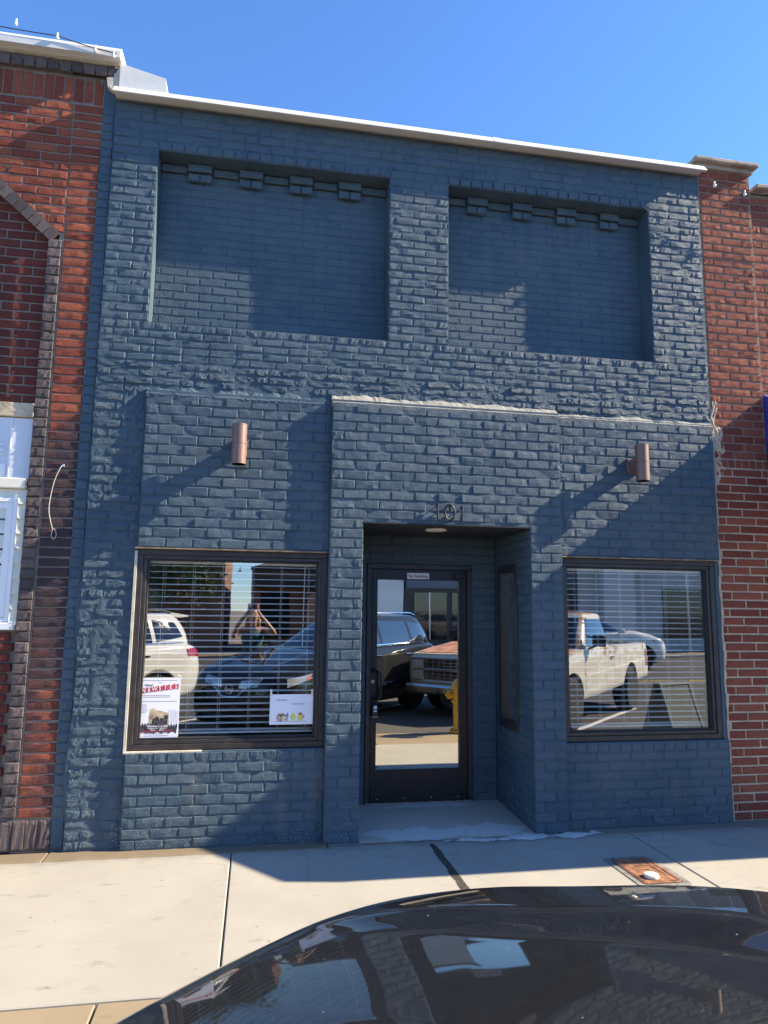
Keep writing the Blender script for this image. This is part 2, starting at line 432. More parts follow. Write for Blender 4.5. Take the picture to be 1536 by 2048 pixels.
class Brickwork:
    def __init__(s): s.b = []
    def add(s, u0, u1, z0, z1, y, kind, mat, fr=None, tilt=0., tint=None, face=None):
        s.b.append((u0, u1, z0, z1, y+random.gauss(0, 1)*{'neat': .0006, 'smooth': .0004, 'rough': .0014, 'wild': .0032}[kind], kind, mat, fr or (Vector((0, 0, 0)), 0.), tilt, random.random() if tint is None else tint, random.randrange(100)))
    def field(s, x0, x1, z0, z1, L, H, y, kind, mat, joint=.010, holes=(), fr=None, off=0., bond=.5, tilt=0., zjit=0.0, cut=0.0, headers=0):
        n = max(1, round((z1-z0)/H)); H = (z1-z0)/n
        for k in range(n):
            za, zb = z0+k*H+joint*.5, z0+(k+1)*H-joint*.5
            l = L*.5 if (headers and k % headers == headers-1) else L
            x = x0-((k*bond+off) % 1.0)*l
            while x < x1-1e-4:
                e = x+l
                if cut and random.random() < cut: e = x+l*random.choice((.5, .75, .5))
                segs = [(max(x, x0), min(e, x1))]
                for hx0, hx1, hz0, hz1 in holes:
                    if za < hz1-.004 and zb > hz0+.004:
                        ns = []
                        for a, b in segs:
                            if b <= hx0 or a >= hx1: ns.append((a, b)); continue
                            if a < hx0: ns.append((a, hx0))
                            if b > hx1: ns.append((hx1, b))
                        segs = ns
                for a, b in segs:
                    if b-a > .035:
                        j = zjit*random.uniform(-1, 1)
                        s.add(a+joint*.5, b-joint*.5, za+j, zb+j, y, kind, mat, fr, tilt)
                x = e
        return s
    def build(s, wall, limit=300):
        scored = []
        for i, (u0, u1, z0, z1, y, kind, mat, fr, tilt, ti, vi) in enumerate(s.b):
            o, ang = fr; c = Matrix.Rotation(ang, 3, 'Z') @ Vector(((u0+u1)/2, y, (z0+z1)/2))+o
            px, py, d = project(c)
            vis = d > .1 and -20 < px < 1556 and -20 < py < 2068
            scored.append(((u1-u0)*(z1-z0)/max(d, .1)**2*(abs(math.cos(ang))+.15) if vis else 0, i))
        scored.sort(reverse=True)
        single = set(i for a, i in scored[:limit] if a > 0)
        cache = {}; bulk = [[], [], [], 0, []]; mats = {}
        for i, (u0, u1, z0, z1, y, kind, mat, fr, tilt, ti, vi) in enumerate(s.b):
            vv = variants(kind); k = vi % len(vv); V, F = vv[k]
            o, ang = fr; sx, sz = u1-u0, z1-z0
            rot = Matrix.Rotation(ang, 3, 'Z') @ Matrix.Rotation(random.gauss(0, 1)*tilt, 3, 'Z') @ Matrix.Rotation(random.gauss(0, 1)*tilt*2.2, 3, 'X') @ Matrix.Rotation(random.gauss(0, 1)*tilt*.7, 3, 'Y')
            c = Matrix.Rotation(ang, 3, 'Z') @ Vector(((u0+u1)/2, y, (z0+z1)/2))+o
            flip = -1 if (vi//50) else 1
            if i in single:
                key = (kind, k, mat)
                if key not in cache:
                    me = bpy.data.meshes.new('brick'); me.from_pydata(V.tolist(), [], F)
                    me.materials.append(MAT[mat]); cache[key] = me
                ob = bpy.data.objects.new('brick', cache[key]); COL.objects.link(ob); ob.parent = wall
                mt = rot.to_4x4() @ Matrix.Diagonal((sx, 1, sz, 1)); mt.translation = c
                ob.matrix_local = mt; ob['tint'] = ti
            else:
                vs = V*np.array([sx, 1, sz]); vs = vs @ np.array(rot).T+np.array(c)
                mi = mats.setdefault(mat, len(mats))
                bulk[0].append(vs); bulk[2].append(np.full(len(vs), ti)); off = bulk[3]
                bulk[1] += [tuple(q+off for q in f) for f in F]; bulk[3] += len(vs); bulk[4] += [mi]*len(F)
        if bulk[3]:
            me = bpy.data.meshes.new('brickwork'); me.from_pydata(np.concatenate(bulk[0]).tolist(), [], bulk[1])
            at = me.attributes.new('tint', 'FLOAT', 'POINT'); at.data.foreach_set('value', np.concatenate(bulk[2]).astype(np.float32))
            for k in mats: me.materials.append(MAT[k])
            me.polygons.foreach_set('material_index', bulk[4])
            o = link_obj('brickwork', me, None, wall); o['kind'] = 'stuff'

# ================================================================== ground
ZS = -0.08                                                        # street level below the pavement
def sheet(x0, x1, y0, y1, z): return MB().add([(x0, y0, z), (x1, y0, z), (x1, y1, z), (x0, y1, z)], [(0, 1, 2, 3)])
struct('ground', sheet(-400, 400, -400, 400, ZS-.02), 'gravel')
struct('street', sheet(-60, 60, -21.0, -2.84, ZS), 'asphalt')
sw = struct('sidewalk', sheet(-14, 16, -2.82, .45, -.05), 'concrete_rough')
def slab(x0, x1, y0, y1, top, mat, name='paving_slab', bev=.006, lump=.0):
    nx, ny = 8, 8; b = MB()
    b.box(x0, x1, y0, y1, -.045, top, bev)
    return part(name, b, mat, sw)
J = [-12.3, -9.2, -6.15, -3.1, -1.62, -.105, 1.345, 2.945, 4.47, 6.0, 7.55, 9.1, 12.1, 15.1]
for i in range(len(J)-1):
    g1 = .004 if abs(J[i]-1.345) > .01 else .013
    g2 = .004 if abs(J[i+1]-1.345) > .01 else .013
    slab(J[i]+g1, J[i+1]-g2, -2.0, -.175, 0.0, 'concrete_new')
X0 = [-12, -8.5, -5.2, -2.15, -.62, 1.6, 4.2, 7.1, 10.2, 13.5]
for i in range(len(X0)-1):                                        # older strip between the walk and the kerb
    slab(X0[i]+.004, X0[i+1]-.004, -2.42, -2.008, -.006, 'concrete_old', 'edge_slab')
    slab(X0[i]+.7+.004, X0[i+1]+.7-.004, -2.66, -2.43, -.009, 'concrete_old', 'edge_slab')
X1 = [-12.2, -9.4, -6.4, -3.4, -1.36, .58, 2.62, 4.6, 7.9, 11.2, 14.2]
for i in range(len(X1)-1):
    m = 'concrete_old' if X1[i+1] < .7 else 'concrete_rough'
    slab(X1[i]+.003, X1[i+1]-.003, -.170, .02, .001, m, 'edge_slab')
for i in range(-4, 6):
    k = slab(i*3.05+.004, (i+1)*3.05-.004, -2.83, -2.668, -.004, 'concrete_old', 'kerb_stone', .02)
# the dark filler of the wide joint, with crumbled edges
b = MB(); rj = random.Random(12); L_, R2 = .016, .016
for i in range(92):
    y = -.18-i*.0198
    L_ = min(.030, max(.012, L_+rj.gauss(0, .004))); R2 = min(.030, max(.012, R2+rj.gauss(0, .004)))
    b.box(1.345-L_, 1.345+R2, y-.0198, y+.0005, -.03, .0012+rj.uniform(-.0004, .0012))
part('joint_filler', b, 'joint_filler', sw)
# thin paler cement smear before the door
def smear(x0, x1, ya, yb, seed, n=60, lift=.003):
    r = random.Random(seed); bt = []; tp = []; d1 = d2 = 0
    for i in range(n+1):
        x = x0+(x1-x0)*i/n; e = min(1, 6*i/n, 6*(n-i)/n)
        d1 = d1*.8+r.gauss(0, .012); d2 = d2*.8+r.gauss(0, .018); mid = (ya+yb)/2
        bt.append((x, mid+(ya-mid)*e+d1)); tp.append((x, mid+(yb-mid)*e+d2))
    def P(p): return (p[0], p[1], max(0, (p[1]+.095)/.925*.030)*(1 if p[1] > -.095 else 0)+lift+.002)
    q = MB(); vs = [P(p) for p in bt]+[P(p) for p in tp]
    return q.add(vs, [(i, i+1, n+2+i, n+1+i) for i in range(n)])
part('cement_smear', smear(.86, 2.19, -.08, .20, 3), 'concrete_smear', sw)
part('cement_smear', smear(1.45, 2.75, -.20, -.10, 4), 'concrete_smear', sw)
part('cement_smear', smear(1.15, 1.95, .66, .76, 5), 'concrete_smear', sw)
def line(name, pts, wd, mat, z):
    a, c = Vector(pts[0]), Vector(pts[1]); d = (c-a).normalized(); n = Vector((-d.y, d.x))*wd/2
    q = [a+n, c+n, c-n, a-n]
    return MB().add([(p.x, p.y, z) for p in q], [(3, 2, 1, 0)])
st_lines = []
for x in (-7.6, -3.85, -.1, 3.65, 7.4, 11.15):
    o = struct('parking_line', line('parking_line', [(x-.55, -2.95), (x+3.5, -7.0)], .1, 'road_paint', ZS+.004), 'road_paint')
for yy in (-11.7, -11.95):
    struct('centre_line', line('centre_line', [(-60, yy), (60, yy)], .1, 'yellow_line', ZS+.004), 'yellow_line')
struct('far_sidewalk', MB().box(-60, 60, -24.0, -21.0, ZS, 0.0), 'concrete_old')

# ================================================================== the blue building
BL, BR_ = -1.27, 3.97
RL = (-.912, 1.012, 3.94, 5.41); RR = (1.535, 3.44, 3.94, 5.41)
Y_BAY, Y_CB = -.034, -.090
m = .0058
BB = thing('storefront_building', 'two-panel brick storefront painted dark blue between two red brick buildings', 'building', (1.35, 0, 0))
core = MB()
def cb(x0, x1, z0, z1, y, d=.30): core.box(x0, x1, y+m, d, z0, z1)
cb(BL, BR_, 5.41, 5.80, 0)
cb(BL, RL[0], 3.94, 5.41, 0); cb(RL[1], RR[0], 3.94, 5.41, 0); cb(RR[1], BR_, 3.94, 5.41, 0)
cb(RL[0], RL[1], 3.94, 5.41, .186); cb(RR[0], RR[1], 3.94, 5.41, .186)
cb(BL, BR_, 3.38, 3.94, 0)
cb(BL, -.885, 0, 3.38, 0)
cb(-.885, .55, 2.155, 3.38, Y_BAY); cb(2.475, BR_-.012, 2.172, 3.38, Y_BAY)
cb(.55, .8085, 0, 3.38, Y_CB); cb(2.2065, 2.475, 0, 3.38, Y_CB); cb(.8085, 2.2065, 2.40, 3.38, Y_CB)
cb(-.885, .55, 0, .672, Y_BAY); cb(2.475, BR_-.012, 0, .664, Y_BAY)
core.box(3.925, BR_-.012, -.004, .3, .664, 2.172)
# entrance alcove: back wall round the door, side walls, lintel over the door
core.box(.815, .985, .806, .95, 0, 2.40); core.box(1.975, 2.20, .806, .95, 0, 2.40); core.box(.985, 1.975, .806, .95, 2.13, 2.40)
core.box(.70, .8085, .301, .95, 0, 2.40)
core.box(2.2065, 2.34, .301, .95, 0, .70); core.box(2.2065, 2.34, .301, .95, 2.12, 2.40); core.box(2.2065, 2.34, .70, .95, .70, 2.12)
wall = part('brick_wall', core, 'blue_paint_mortar', BB, True)
shell = MB().box(BL+.01, BR_-.01, .25, 7.0, 5.55, 5.70)
shell.box(BL+.01, BL+.2, .30, 7, 0, 5.55).box(BR_-.2, BR_-.01, .30, 7, 0, 5.55).box(BL+.2, BR_-.2, 6.8, 7, 0, 5.55)
shell.box(BL+.2, BR_-.2, .30, 6.8, 3.0, 3.1)
shell.box(.70, 2.34, .30, .95, 2.404, 2.55)
part('interior_shell', shell, 'interior_dark', BB, True)
part('interior_floor', MB().box(BL+.2, BR_-.2, .96, 6.8, -.03, .03).box(BL+.2, .7, .3, .96, -.03, .03).box(2.34, BR_-.2, .3, .96, -.03, .03), 'interior_floor', BB, True)
part('entry_ceiling', MB().box(.813, 2.203, -.09, .805, 2.388, 2.398), 'ceiling_dark', BB, True)
fl = MB().add([(.815, -.095, .004), (2.203, -.095, .004), (2.203, .83, .034), (.815, .83, .034), (.815, -.095, -.03), (2.203, -.095, -.03), (2.203, .83, -.03), (.815, .83, -.03)], [(0, 1, 2, 3), (4, 7, 6, 5), (0, 4, 5, 1), (1, 5, 6, 2), (2, 6, 7, 3), (3, 7, 4, 0)])
part('entry_floor', fl, 'concrete_pad', BB, True)

bw = Brickwork()
P, PR = 'blue_paint', 'blue_paint_rough'
ow = .0686
# upper wall
bw.field(BL, BR_, 5.487, 5.795, .209, .077, 0, 'rough', P, .009, cut=.1)
bw.field(BL, RL[0], 5.41, 5.487, .209, .077, 0, 'rough', P); bw.field(RL[1], RR[0], 5.41, 5.487, .209, .077, 0, 'rough', P); bw.field(RR[1], BR_, 5.41, 5.487, .209, .077, 0, 'rough', P)
bw.field(RL[0], RL[1], 5.41, 5.487, .1015, .077, -.004, 'rough', P, .010); bw.field(RR[0], RR[1], 5.41, 5.487, .1015, .077, -.007, 'rough', P, .010, tilt=.03)
for x0, x1 in ((BL, RL[0]), (RL[1], RR[0]), (RR[1], BR_)):
    bw.field(x0, x1, 3.94, 5.41, .209, ow, 0, 'rough', P, .009, cut=.05, tilt=.008)
for a in (RL, RR):
    bw.field(a[0], a[1], 3.94, 5.41, .209, ow, .188, 'smooth', P, .009, off=.3)
bw.field(BL, BR_, 3.872, 3.94, .118, .068, 0, 'rough', P, .010, cut=.35, tilt=.02)
bw.field(BL, BR_, 3.62, 3.872, .209, ow, 0, 'rough', P, .009, cut=.15, tilt=.012, zjit=.002)
bw.field(BL, BR_, 3.42, 3.62, .209, ow, 0, 'wild', PR, .010, cut=.3, tilt=.022, zjit=.003)
# corbelled dentils under the recess heads
for x0, n, sp, wd, xe in ((-.69, 4, .424, .20, RL), (1.745, 4, .428, .19, RR)):
    y = .188
    x = xe[0]
    for k in range(n):
        dx = x0+k*sp
        bw.add(x+.004, dx-.004, 5.335, 5.400, y-.028, 'smooth', P); x = dx+wd
        bw.add(dx, dx+wd, 5.335, 5.404, y-.070, 'smooth', P)
        bw.add(dx+.004, dx+wd*.5-.003, 5.262, 5.330, y-.045, 'smooth', P); bw.add(dx+wd*.5+.003, dx+wd-.004, 5.262, 5.330, y-.045, 'smooth', P)
    bw.add(x+.004, xe[1]-.004, 5.335, 5.400, y-.028, 'smooth', P)
# added lower bays
bl, bh = .1990, .0773
bw.field(-.885, .55, 2.155, 3.345, bl, bh, Y_BAY, 'neat', P, .008, tilt=.022)
bw.field(2.475, BR_-.012, 2.172, 3.360, bl, bh, Y_BAY, 'neat', P, .008, off=.25, tilt=.022)
bw.field(.55, 2.475, 0.0, 3.355, .1925, bh, Y_CB, 'neat', P, .008, holes=((.815, 2.20, -1, 2.405),), off=.0, tilt=.022)
bw.field(-.885, .55, 0.0, .590, bl, .0742, Y_BAY, 'neat', P, .009, off=.5, tilt=.022)
bw.field(-.885, .55, .593, .670, .098, .077, Y_BAY, 'neat', P, .009, tilt=.022)
bw.field(2.475, BR_-.012, 0.0, .588, .300, .0735, Y_BAY, 'smooth', P, .007, off=.5, bond=.37)
bw.field(2.475, BR_-.012, .588, .660, .098, .072, Y_BAY, 'smooth', P, .007)
# old pier beside the left window
bw.field(BL, -.885, 0.0, 2.2, .209, .072, 0, 'wild', PR, .010, cut=.3, tilt=.02, zjit=.004)
bw.field(BL, -.885, 2.2, 3.42, .209, .072, 0, 'wild', PR, .010, cut=.3, tilt=.022, zjit=.004)
bw.field(-.885, BR_, 3.36, 3.42, .19, .06, .012, 'wild', PR, .010, cut=.4, tilt=.03)
# alcove
AB = (Vector((0, .8, 0)), 0.)
bw.field(.815, 2.20, 0.02, 2.385, bl, bh, 0, 'smooth', P, .009, holes=((.985, 1.975, -1, 2.13),), fr=AB)
AR = (Vector((2.20, 0, 0)), -math.pi/2)
bw.field(-.80, .083, .02, 2.385, bl, bh, 0, 'neat', P, .009, holes=((-.70, -.235, .70, 2.12),), fr=AR)
AL = (Vector((.815, 0, 0)), math.pi/2)
bw.field(-.083, .80, .02, 2.385, bl, bh, 0, 'neat', P, .009, fr=AL)
bw.build(wall, 300)

# mortar fillets: lumpy sloping ledges where the added bays meet the old wall
def ledge(x0, x1, y0, z0, y1, z1, seed, amp=.006):
    b = MB(); r = random.Random(seed); n = int((x1-x0)/.02)+1; k = 5; vs = []
    drift = 0
    for i in range(n+1):
        x = x0+(x1-x0)*i/n; drift = drift*.85+r.gauss(0, amp*.6)
        for j in range(k):
            t = j/(k-1)
            e = r.gauss(0, amp)*(1 if 0 < j < k-1 else .35)
            vs.append((x, y0+(y1-y0)*t+e*.3, z0+(z1-z0)*t+e+drift*(1-t)*2.2))
        vs.append((x, y1+.006, z1-.03))
    k += 1
    b.add(vs, [(i*k+j, (i+1)*k+j, (i+1)*k+j+1, i*k+j+1) for i in range(n) for j in range(k-1)], False)
    b.add(vs[:k]+[(x0, .02, z1-.03)], [tuple(range(k+1))]); b.add(vs[-k:]+[(x1, .02, z1-.03)], [tuple(range(k+1))])
    return b
part('mortar_ledge', ledge(.548, 2.478, .004, 3.440, Y_CB-.003, 3.354, 5, .0026), 'mortar_ledge_pale', BB, True)
part('mortar_ledge', ledge(-.89, .55, .006, 3.405, Y_BAY-.003, 3.345, 6, .006), 'blue_paint_mortar', BB, True)
part('mortar_ledge', ledge(2.475, 3.965, .006, 3.405, Y_BAY-.003, 3.362, 7, .0032), 'mortar_ledge_pale', BB, True)
# rough cement patches on the old pier
def blob(cx, cz, rx, rz, y, thick, seed, n=22):
    b = MB(); r = random.Random(seed); vs = []; ph = [r.uniform(0, 6.28) for _ in range(6)]
    for j in range(n+1):
        for i in range(n+1):
            u, v = 2*i/n-1, 2*j/n-1
            q = max(0, 1-(abs(u)**2.6+abs(v)**2.6)*(1+.25*math.sin(5*math.atan2(v, u)+ph[0])))
            h = (q**.45)*thick*(.75+.35*math.sin(u*7+ph[1])*math.sin(v*6+ph[2]))+r.gauss(0, thick*.07)*(q > 0)
            vs.append((cx+u*rx+.02*math.sin(v*5+ph[3]), y+.012-h-.0, cz+v*rz))
    b.add(vs, [(j*(n+1)+i, j*(n+1)+i+1, (j+1)*(n+1)+i+1, (j+1)*(n+1)+i) for j in range(n) for i in range(n)], True)
    return b
for a in ((-1.0, 3.17, .09, .25, .004, .024, 11), (-1.05, 1.35, .17, .55, .002, .016, 12), (-1.08, .45, .16, .38, .004, .015, 13), (-1.12, 2.62, .10, .22, .004, .016, 14), (-1.23, 1.0, .05, .9, .004, .014, 15)):
    part('cement_patch', blob(*a), PR, BB, True)
# metal coping and the flashed stub beside the taller neighbour
cp = MB(); zb0, zt0 = 5.792, 5.866
for x0, x1 in ((BL-.0, 1.95), (1.953, BR_+.015)):
    cp.prism([(-.125, zb0), (-.122, zb0+.012), (-.075, zt0), (.34, zt0+.015), (.34, zb0), (.30, zb0), (.30, zb0+.06), (-.080, zb0+.03), (-.10, zb0)], 'x', x0, x1)
cpo = part('coping', cp, 'white_metal', BB, True)
fx = MB()
for i in range(9): fx.lathe([(.006, 0), (.006, .004)], 8, (-1.1+i*.62, -.105, zb0+.030), 'y')
part('fixing', fx, 'steel', cpo)
part('lap_joint', MB().prism([(-.128, zb0-.001), (-.1245, zb0+.013), (-.077, zt0+.003), (.345, zt0+.018), (.345, zt0+.012), (-.07, zt0-.004)], 'x', 1.915, 1.975), 'white_metal', cpo)
part('parapet_flashing', MB().prism([(-1.245, zt0-.01), (-.86, zt0-.01), (-.885, 6.03), (-1.245, 6.11)], 'y', -.03, .42), 'white_metal', BB, True)
# steel lintels over the shop windows
part('lintel', MB().box(-.90, .552, -.044, .10, 2.146, 2.156), 'tan_steel', BB, True)
part('lintel', MB().box(2.473, 3.94, -.044, .10, 2.163, 2.173), 'tan_steel', BB, True)
part('caulk_line', MB().box(-.903, -.884, -.012, .02, .655, 2.13).box(-.90, -.35, -.030, .01, .664, .674), 'caulk', BB, True)

def shop_window(x0, x1, z0, z1, yo):
    """outer channel, inner sash bars, glazing bead and one pane"""
    a, bth = .042, .052
    f = MB()
    def ring(x0, x1, z0, z1, w_, y0, y1, bv=.003):
        f.box(x0, x1, y0, y1, z1-w_, z1, bv); f.box(x0, x1, y0, y1, z0, z0+w_, bv)
        f.box(x0, x0+w_, y0, y1, z0+w_, z1-w_, bv); f.box(x1-w_, x1, y0, y1, z0+w_, z1-w_, bv)
    ring(x0, x1, z0, z1, a, yo, yo+.12)
    ring(x0+a+.001, x1-a-.001, z0+a+.001, z1-a-.001, bth*.55, yo+.012, yo+.10)
    W = part('window', f, 'bronze', BB, True)
    f = MB(); i = a+bth*.55+.002
    ring(x0+i, x1-i, z0+i, z1-i, .012, yo+.022, yo+.08, .002)
    part('glazing_bead', f, 'seal', W)
    i += .004
    part('pane', MB().add([(x0+i, yo+.047, z0+i), (x1-i, yo+.047, z0+i), (x1-i, yo+.047, z1-i), (x0+i, yo+.047, z1-i)], [(0, 1, 2, 3)]), 'window_glass', W)
    return W
shop_window(-.884, .548, .676, 2.146, .0)
shop_window(2.478, 3.922, .668, 2.163, .0)
# side light in the alcove wall
f = MB()
y0, y1, z0, z1 = .237, .698, .702, 2.118
for a in ((y0, y1, z1-.06, z1), (y0, y1, z0, z0+.06), (y0, y0+.06, z0+.06, z1-.06), (y1-.06, y1, z0+.06, z1-.06)):
    f.box(2.194, 2.31, a[0], a[1], a[2], a[3], .003)
W = part('window', f, 'bronze', BB, True, label='narrow side window in the entrance wall')
part('pane', MB().add([(2.238, y0+.058, z0+.058), (2.238, y1-.058, z0+.058), (2.238, y1-.058, z1-.058), (2.238, y0+.058, z1-.058)], [(0, 1, 2, 3)]), 'side_glass', W)
# door
D0, D1, DT = .988, 1.972, 2.128
f = MB().box(D0, D1, .792, .94, DT-.045, DT, .003).box(D0, D0+.045, .792, .94, .03, DT-.045, .003).box(D1-.045, D1, .792, .94, .03, DT-.045, .003)
part('door_frame', f, 'bronze', BB, True)
d = MB(); dx0, dx1, dz0, dz1 = D0+.048, D1-.048, .042, DT-.049
gx0, gx1, gz0, gz1 = 1.088, 1.852, .320, 1.985
d.box(dx0, dx1, .806, .85, gz1, dz1, .002).box(dx0, dx1, .806, .85, dz0, gz0, .002).box(dx0, gx0, .806, .85, gz0, gz1, .002).box(gx1, dx1, .806, .85, gz0, gz1, .002)
DO = part('door', d, 'black_metal', BB, True)
part('pane', MB().add([(gx0-.005, .83, gz0-.005), (gx1+.005, .83, gz0-.005), (gx1+.005, .83, gz1+.005), (gx0-.005, .83, gz1+.005)], [(0, 1, 2, 3)]), 'door_glass', DO)
h = MB(); hx = 1.060
h.tube([(hx-.012, .806, 1.175), (hx-.008, .765, 1.178), (hx+.03, .742, 1.172), (hx+.052, .738, 1.15), (hx+.054, .738, 1.06), (hx+.050, .738, .955), (hx+.03, .742, .935), (hx, .765, .930), (hx-.004, .806, .930)], .0125, 10)
part('pull_handle', h, 'black_metal', DO)
part('lock_cylinder', MB().lathe([(.016, 0), (.016, -.008), (.010, -.010)], 14, (1.052, .806, 1.075), 'y'), 'brass', DO)
part('door_closer', MB().box(1.80, 1.90, .765, .806, 2.005, 2.05, .004).tube([(1.90, .775, 2.06), (1.925, .77, 2.075)], .008, 8), 'black_metal', DO)
k = part('kick_plate', MB().box(dx0+.005, dx1-.005, .797, .806, .046, .095, .002), 'black_metal', DO)
b = MB()
for i in range(4): b.lathe([(.006, 0), (.006, -.003)], 8, (1.10+i*.245, .797, .075), 'y')
part('rivet', b, 'steel', DO)
sg = part('door_sign', MB().box(1.360, 1.566, .800, .806, 1.995, 2.050), 'paper', DO)
text_part('No Soliciting', .036, (1.463, .7985, 2.021), 'ink', sg, False, bold=.0006, sx=.98)
part('threshold', MB().box(D0+.01, D1-.01, .79, .92, .028, .042, .003), 'steel', BB, True)
# house number
hn = part('house_number', MB().tube([(1.408, Y_CB-.030, 2.435), (1.408, Y_CB-.030, 2.56)], .0085, 8).tube([(1.612, Y_CB-.030, 2.425), (1.612, Y_CB-.030, 2.55)], .0085, 8).tube([(1.408, Y_CB-.030, 2.555), (1.388, Y_CB-.030, 2.535)], .008, 8).tube([(1.612, Y_CB-.030, 2.545), (1.592, Y_CB-.030, 2.525)], .008, 8)
  .tube([(1.508+.040*math.cos(a), Y_CB-.030, 2.492+.062*math.sin(a)) for a in [i*2*math.pi/24 for i in range(25)]], .0085, 8, False), 'black_metal', BB, True)
b = MB()
for x, z in ((1.408, 2.45), (1.408, 2.54), (1.508, 2.43), (1.508, 2.554), (1.612, 2.44), (1.612, 2.53)): b.tube([(x, Y_CB-.024, z), (x, Y_CB+.01, z)], .004, 6)
part('stand_off', b, 'steel', hn)
part('ceiling_light', MB().lathe([(.088, 0), (.092, -.006), (.086, -.014), (.070, -.017)], 28, (1.47, .18, 2.388)), 'white_plastic', BB, True)

# up-and-down wall lamps
def wall_lamp(x, z0, z1, label):
    L = thing('wall_lamp', label, 'lamp', (x, Y_BAY, (z0+z1)/2), 0, 'cylinder wall lamps on the blue facade')
    b = MB(); r = .0555; hh = (z1-z0)/2; c = (0, -.150, 0)
    b.lathe([(r-.008, -hh+.03), (r-.006, -hh), (r, -hh), (r, -.003), (r-.0025, -.003), (r-.0025, .001), (r, .001), (r, hh), (r-.006, hh), (r-.008, hh-.03)], 32, c)
    part('lamp_body', b, 'copper_lamp', L)
    part('bracket', MB().box(-.035, .035, -.100, -.012, -.05, .055, .004), 'copper_lamp', L)
    part('back_plate', MB().box(-.055, .055, -.014, .012, -.06, .065, .003), 'copper_lamp', L)
    part('end_ring', MB().lathe([(r+.0015, -hh+.001), (r+.0015, -hh+.010), (r-.002, -hh+.010), (r-.002, -hh+.001)], 32, (0, -.150, 0)), 'copper_lamp', L)
    part('end_ring', MB().lathe([(r+.0015, hh-.010), (r+.0015, hh-.001), (r-.002, hh-.001), (r-.002, hh-.010)], 32, (0, -.150, 0)), 'copper_lamp', L)
    part('screw', MB().lathe([(.005, 0), (.005, -.003)], 8, (-.045, -.014, .05), 'y').lathe([(.005, 0), (.005, -.003)], 8, (-.045, -.014, -.045), 'y'), 'steel', L)
    part('lens', MB().lathe([(r-.01, 0), (r-.01, .004)], 24, (0, -.150, -hh+.028)), 'white_plastic', L)
    return L
wall_lamp(-.166, 2.79, 3.10, 'brown cylinder wall lamp on the brick above the window with posters')
wall_lamp(3.17, 2.81, 3.12, 'brown cylinder wall lamp on the brick above the right-hand window')

# blinds
def blind(x0, x1, z0, z1, y, n, cords, label):
    B = thing('window_blind', label, 'blind', ((x0+x1)/2, y, z0), 0, 'white blinds in the shop windows')
    part('head_rail', MB().box(x0, x1, y-.022, y+.022, z1-.03, z1), 'slat_white', B, True)
    part('bottom_rail', MB().box(x0, x1, y-.022, y+.022, z0, z0+.014, .003), 'slat_white', B, True)
    hw = (x1-x0)/2; k = 5
    vs = []; 
    for i in range(k):
        u = i/(k-1)*2-1; yy = u*.0235; zz = .0035*(1-u*u)
        vs += [(-hw, yy, zz), (hw, yy, zz), (hw, yy, zz-.003), (-hw, yy, zz-.003)]
    fs = []
    for i in range(k-1):
        a = i*4
        fs += [(a, a+1, a+5, a+4), (a+3, a+7, a+6, a+2), (a, a+4, a+7, a+3), (a+1, a+2, a+6, a+5)]
    fs += [(0, 3, 2, 1), (k*4-4, k*4-3, k*4-2, k*4-1)]
    me = MB().add(vs, fs, True).mesh('slat'); me.materials.append(MAT['slat_white'])
    sp = (z1-.055-z0-.02)/(n-1)
    for i in range(n):
        o = link_obj('slat', me, None, B, (0, 0, .03+i*sp))
        o.rotation_euler = (rad(5.0+random.uniform(-2.6, 2.6)), rad(random.uniform(-.12, .12)), 0)
    for c in cords:
        part('ladder_cord', MB().tube([(c, y-.024, z0), (c, y-.024, z1-.03)], .0014, 5).tube([(c+.012, y+.024, z0), (c+.012, y+.024, z1-.03)], .0014, 5), 'cord_white', B, True)
    return B
bA = blind(-.80, .462, .775, 2.075, .105, 27, (-.70, -.48, -.255, -.03, .19, .405), 'white slat blind hanging behind the window with posters')
part('tilt_wand', MB().tube([(.375, .075, 2.05), (.37, .072, 1.42)], .004, 6), 'cord_white', bA, True)
bC = blind(2.57, 3.835, .765, 2.09, .105, 28, (2.66, 2.86, 3.075, 3.29, 3.50, 3.72), 'white slat blind hanging behind the window right of the door')
part('tilt_wand', MB().tube([(3.70, .075, 2.06), (3.71, .072, 1.40)], .004, 6), 'cord_white', bC, True)

# posters taped inside the left window
YP = .0455
po = thing('poster', 'tall show poster with red letter tiles and a dark crowd', 'poster', (-.672, YP, .752))
px0, px1, pz0, pz1 = -.822, -.530, .758, 1.192
part('sheet', MB().box(px0, px1, YP, YP+.001, pz0, pz1), 'paper', po, True)
for i, ch in enumerate('NEWSIES'):
    x = px0+.012+i*.0385; z = 1.080+i*.0048
    tl = part('letter_tile', MB().box(x, x+.0365, YP-.0007, YP-.0001, z, z+.037), 'print_red', po, True)
    text_part(ch, .043, (x+.018, YP-.0012, z+.0175), 'paper', tl, False, bold=.0008, sx=.80, name='letter')
text_part("Disney's", .018, (px0+.07, YP-.0008, 1.138), 'ink', po, sx=.9)
def pbar(x0, x1, z, h=.0035, mt='ink_grey'): return part('print_line', MB().box(x0, x1, YP-.0006, YP-.0001, z, z+h), mt, po, True)
for a in ((-.80, -.55, 1.170), (-.69, -.655, 1.153), (-.80, -.60, 1.061), (-.79, -.60, 1.049), (-.80, -.55, 1.018), (-.808, -.765, .993), (-.81, -.760, .979), (-.812, -.757, .964), (-.815, -.757, .950), (-.81, -.77, .938), (-.77, -.60, .772), (-.74, -.63, .785)):
    pbar(*a)
part('picture', MB().prism([(-.745, .84), (-.738, .958), (-.722, .972), (-.70, .965), (-.69, .955), (-.655, .95), (-.605, .935), (-.60, .84)], 'y', YP-.0006, YP-.0001), 'print_tan', po, True)
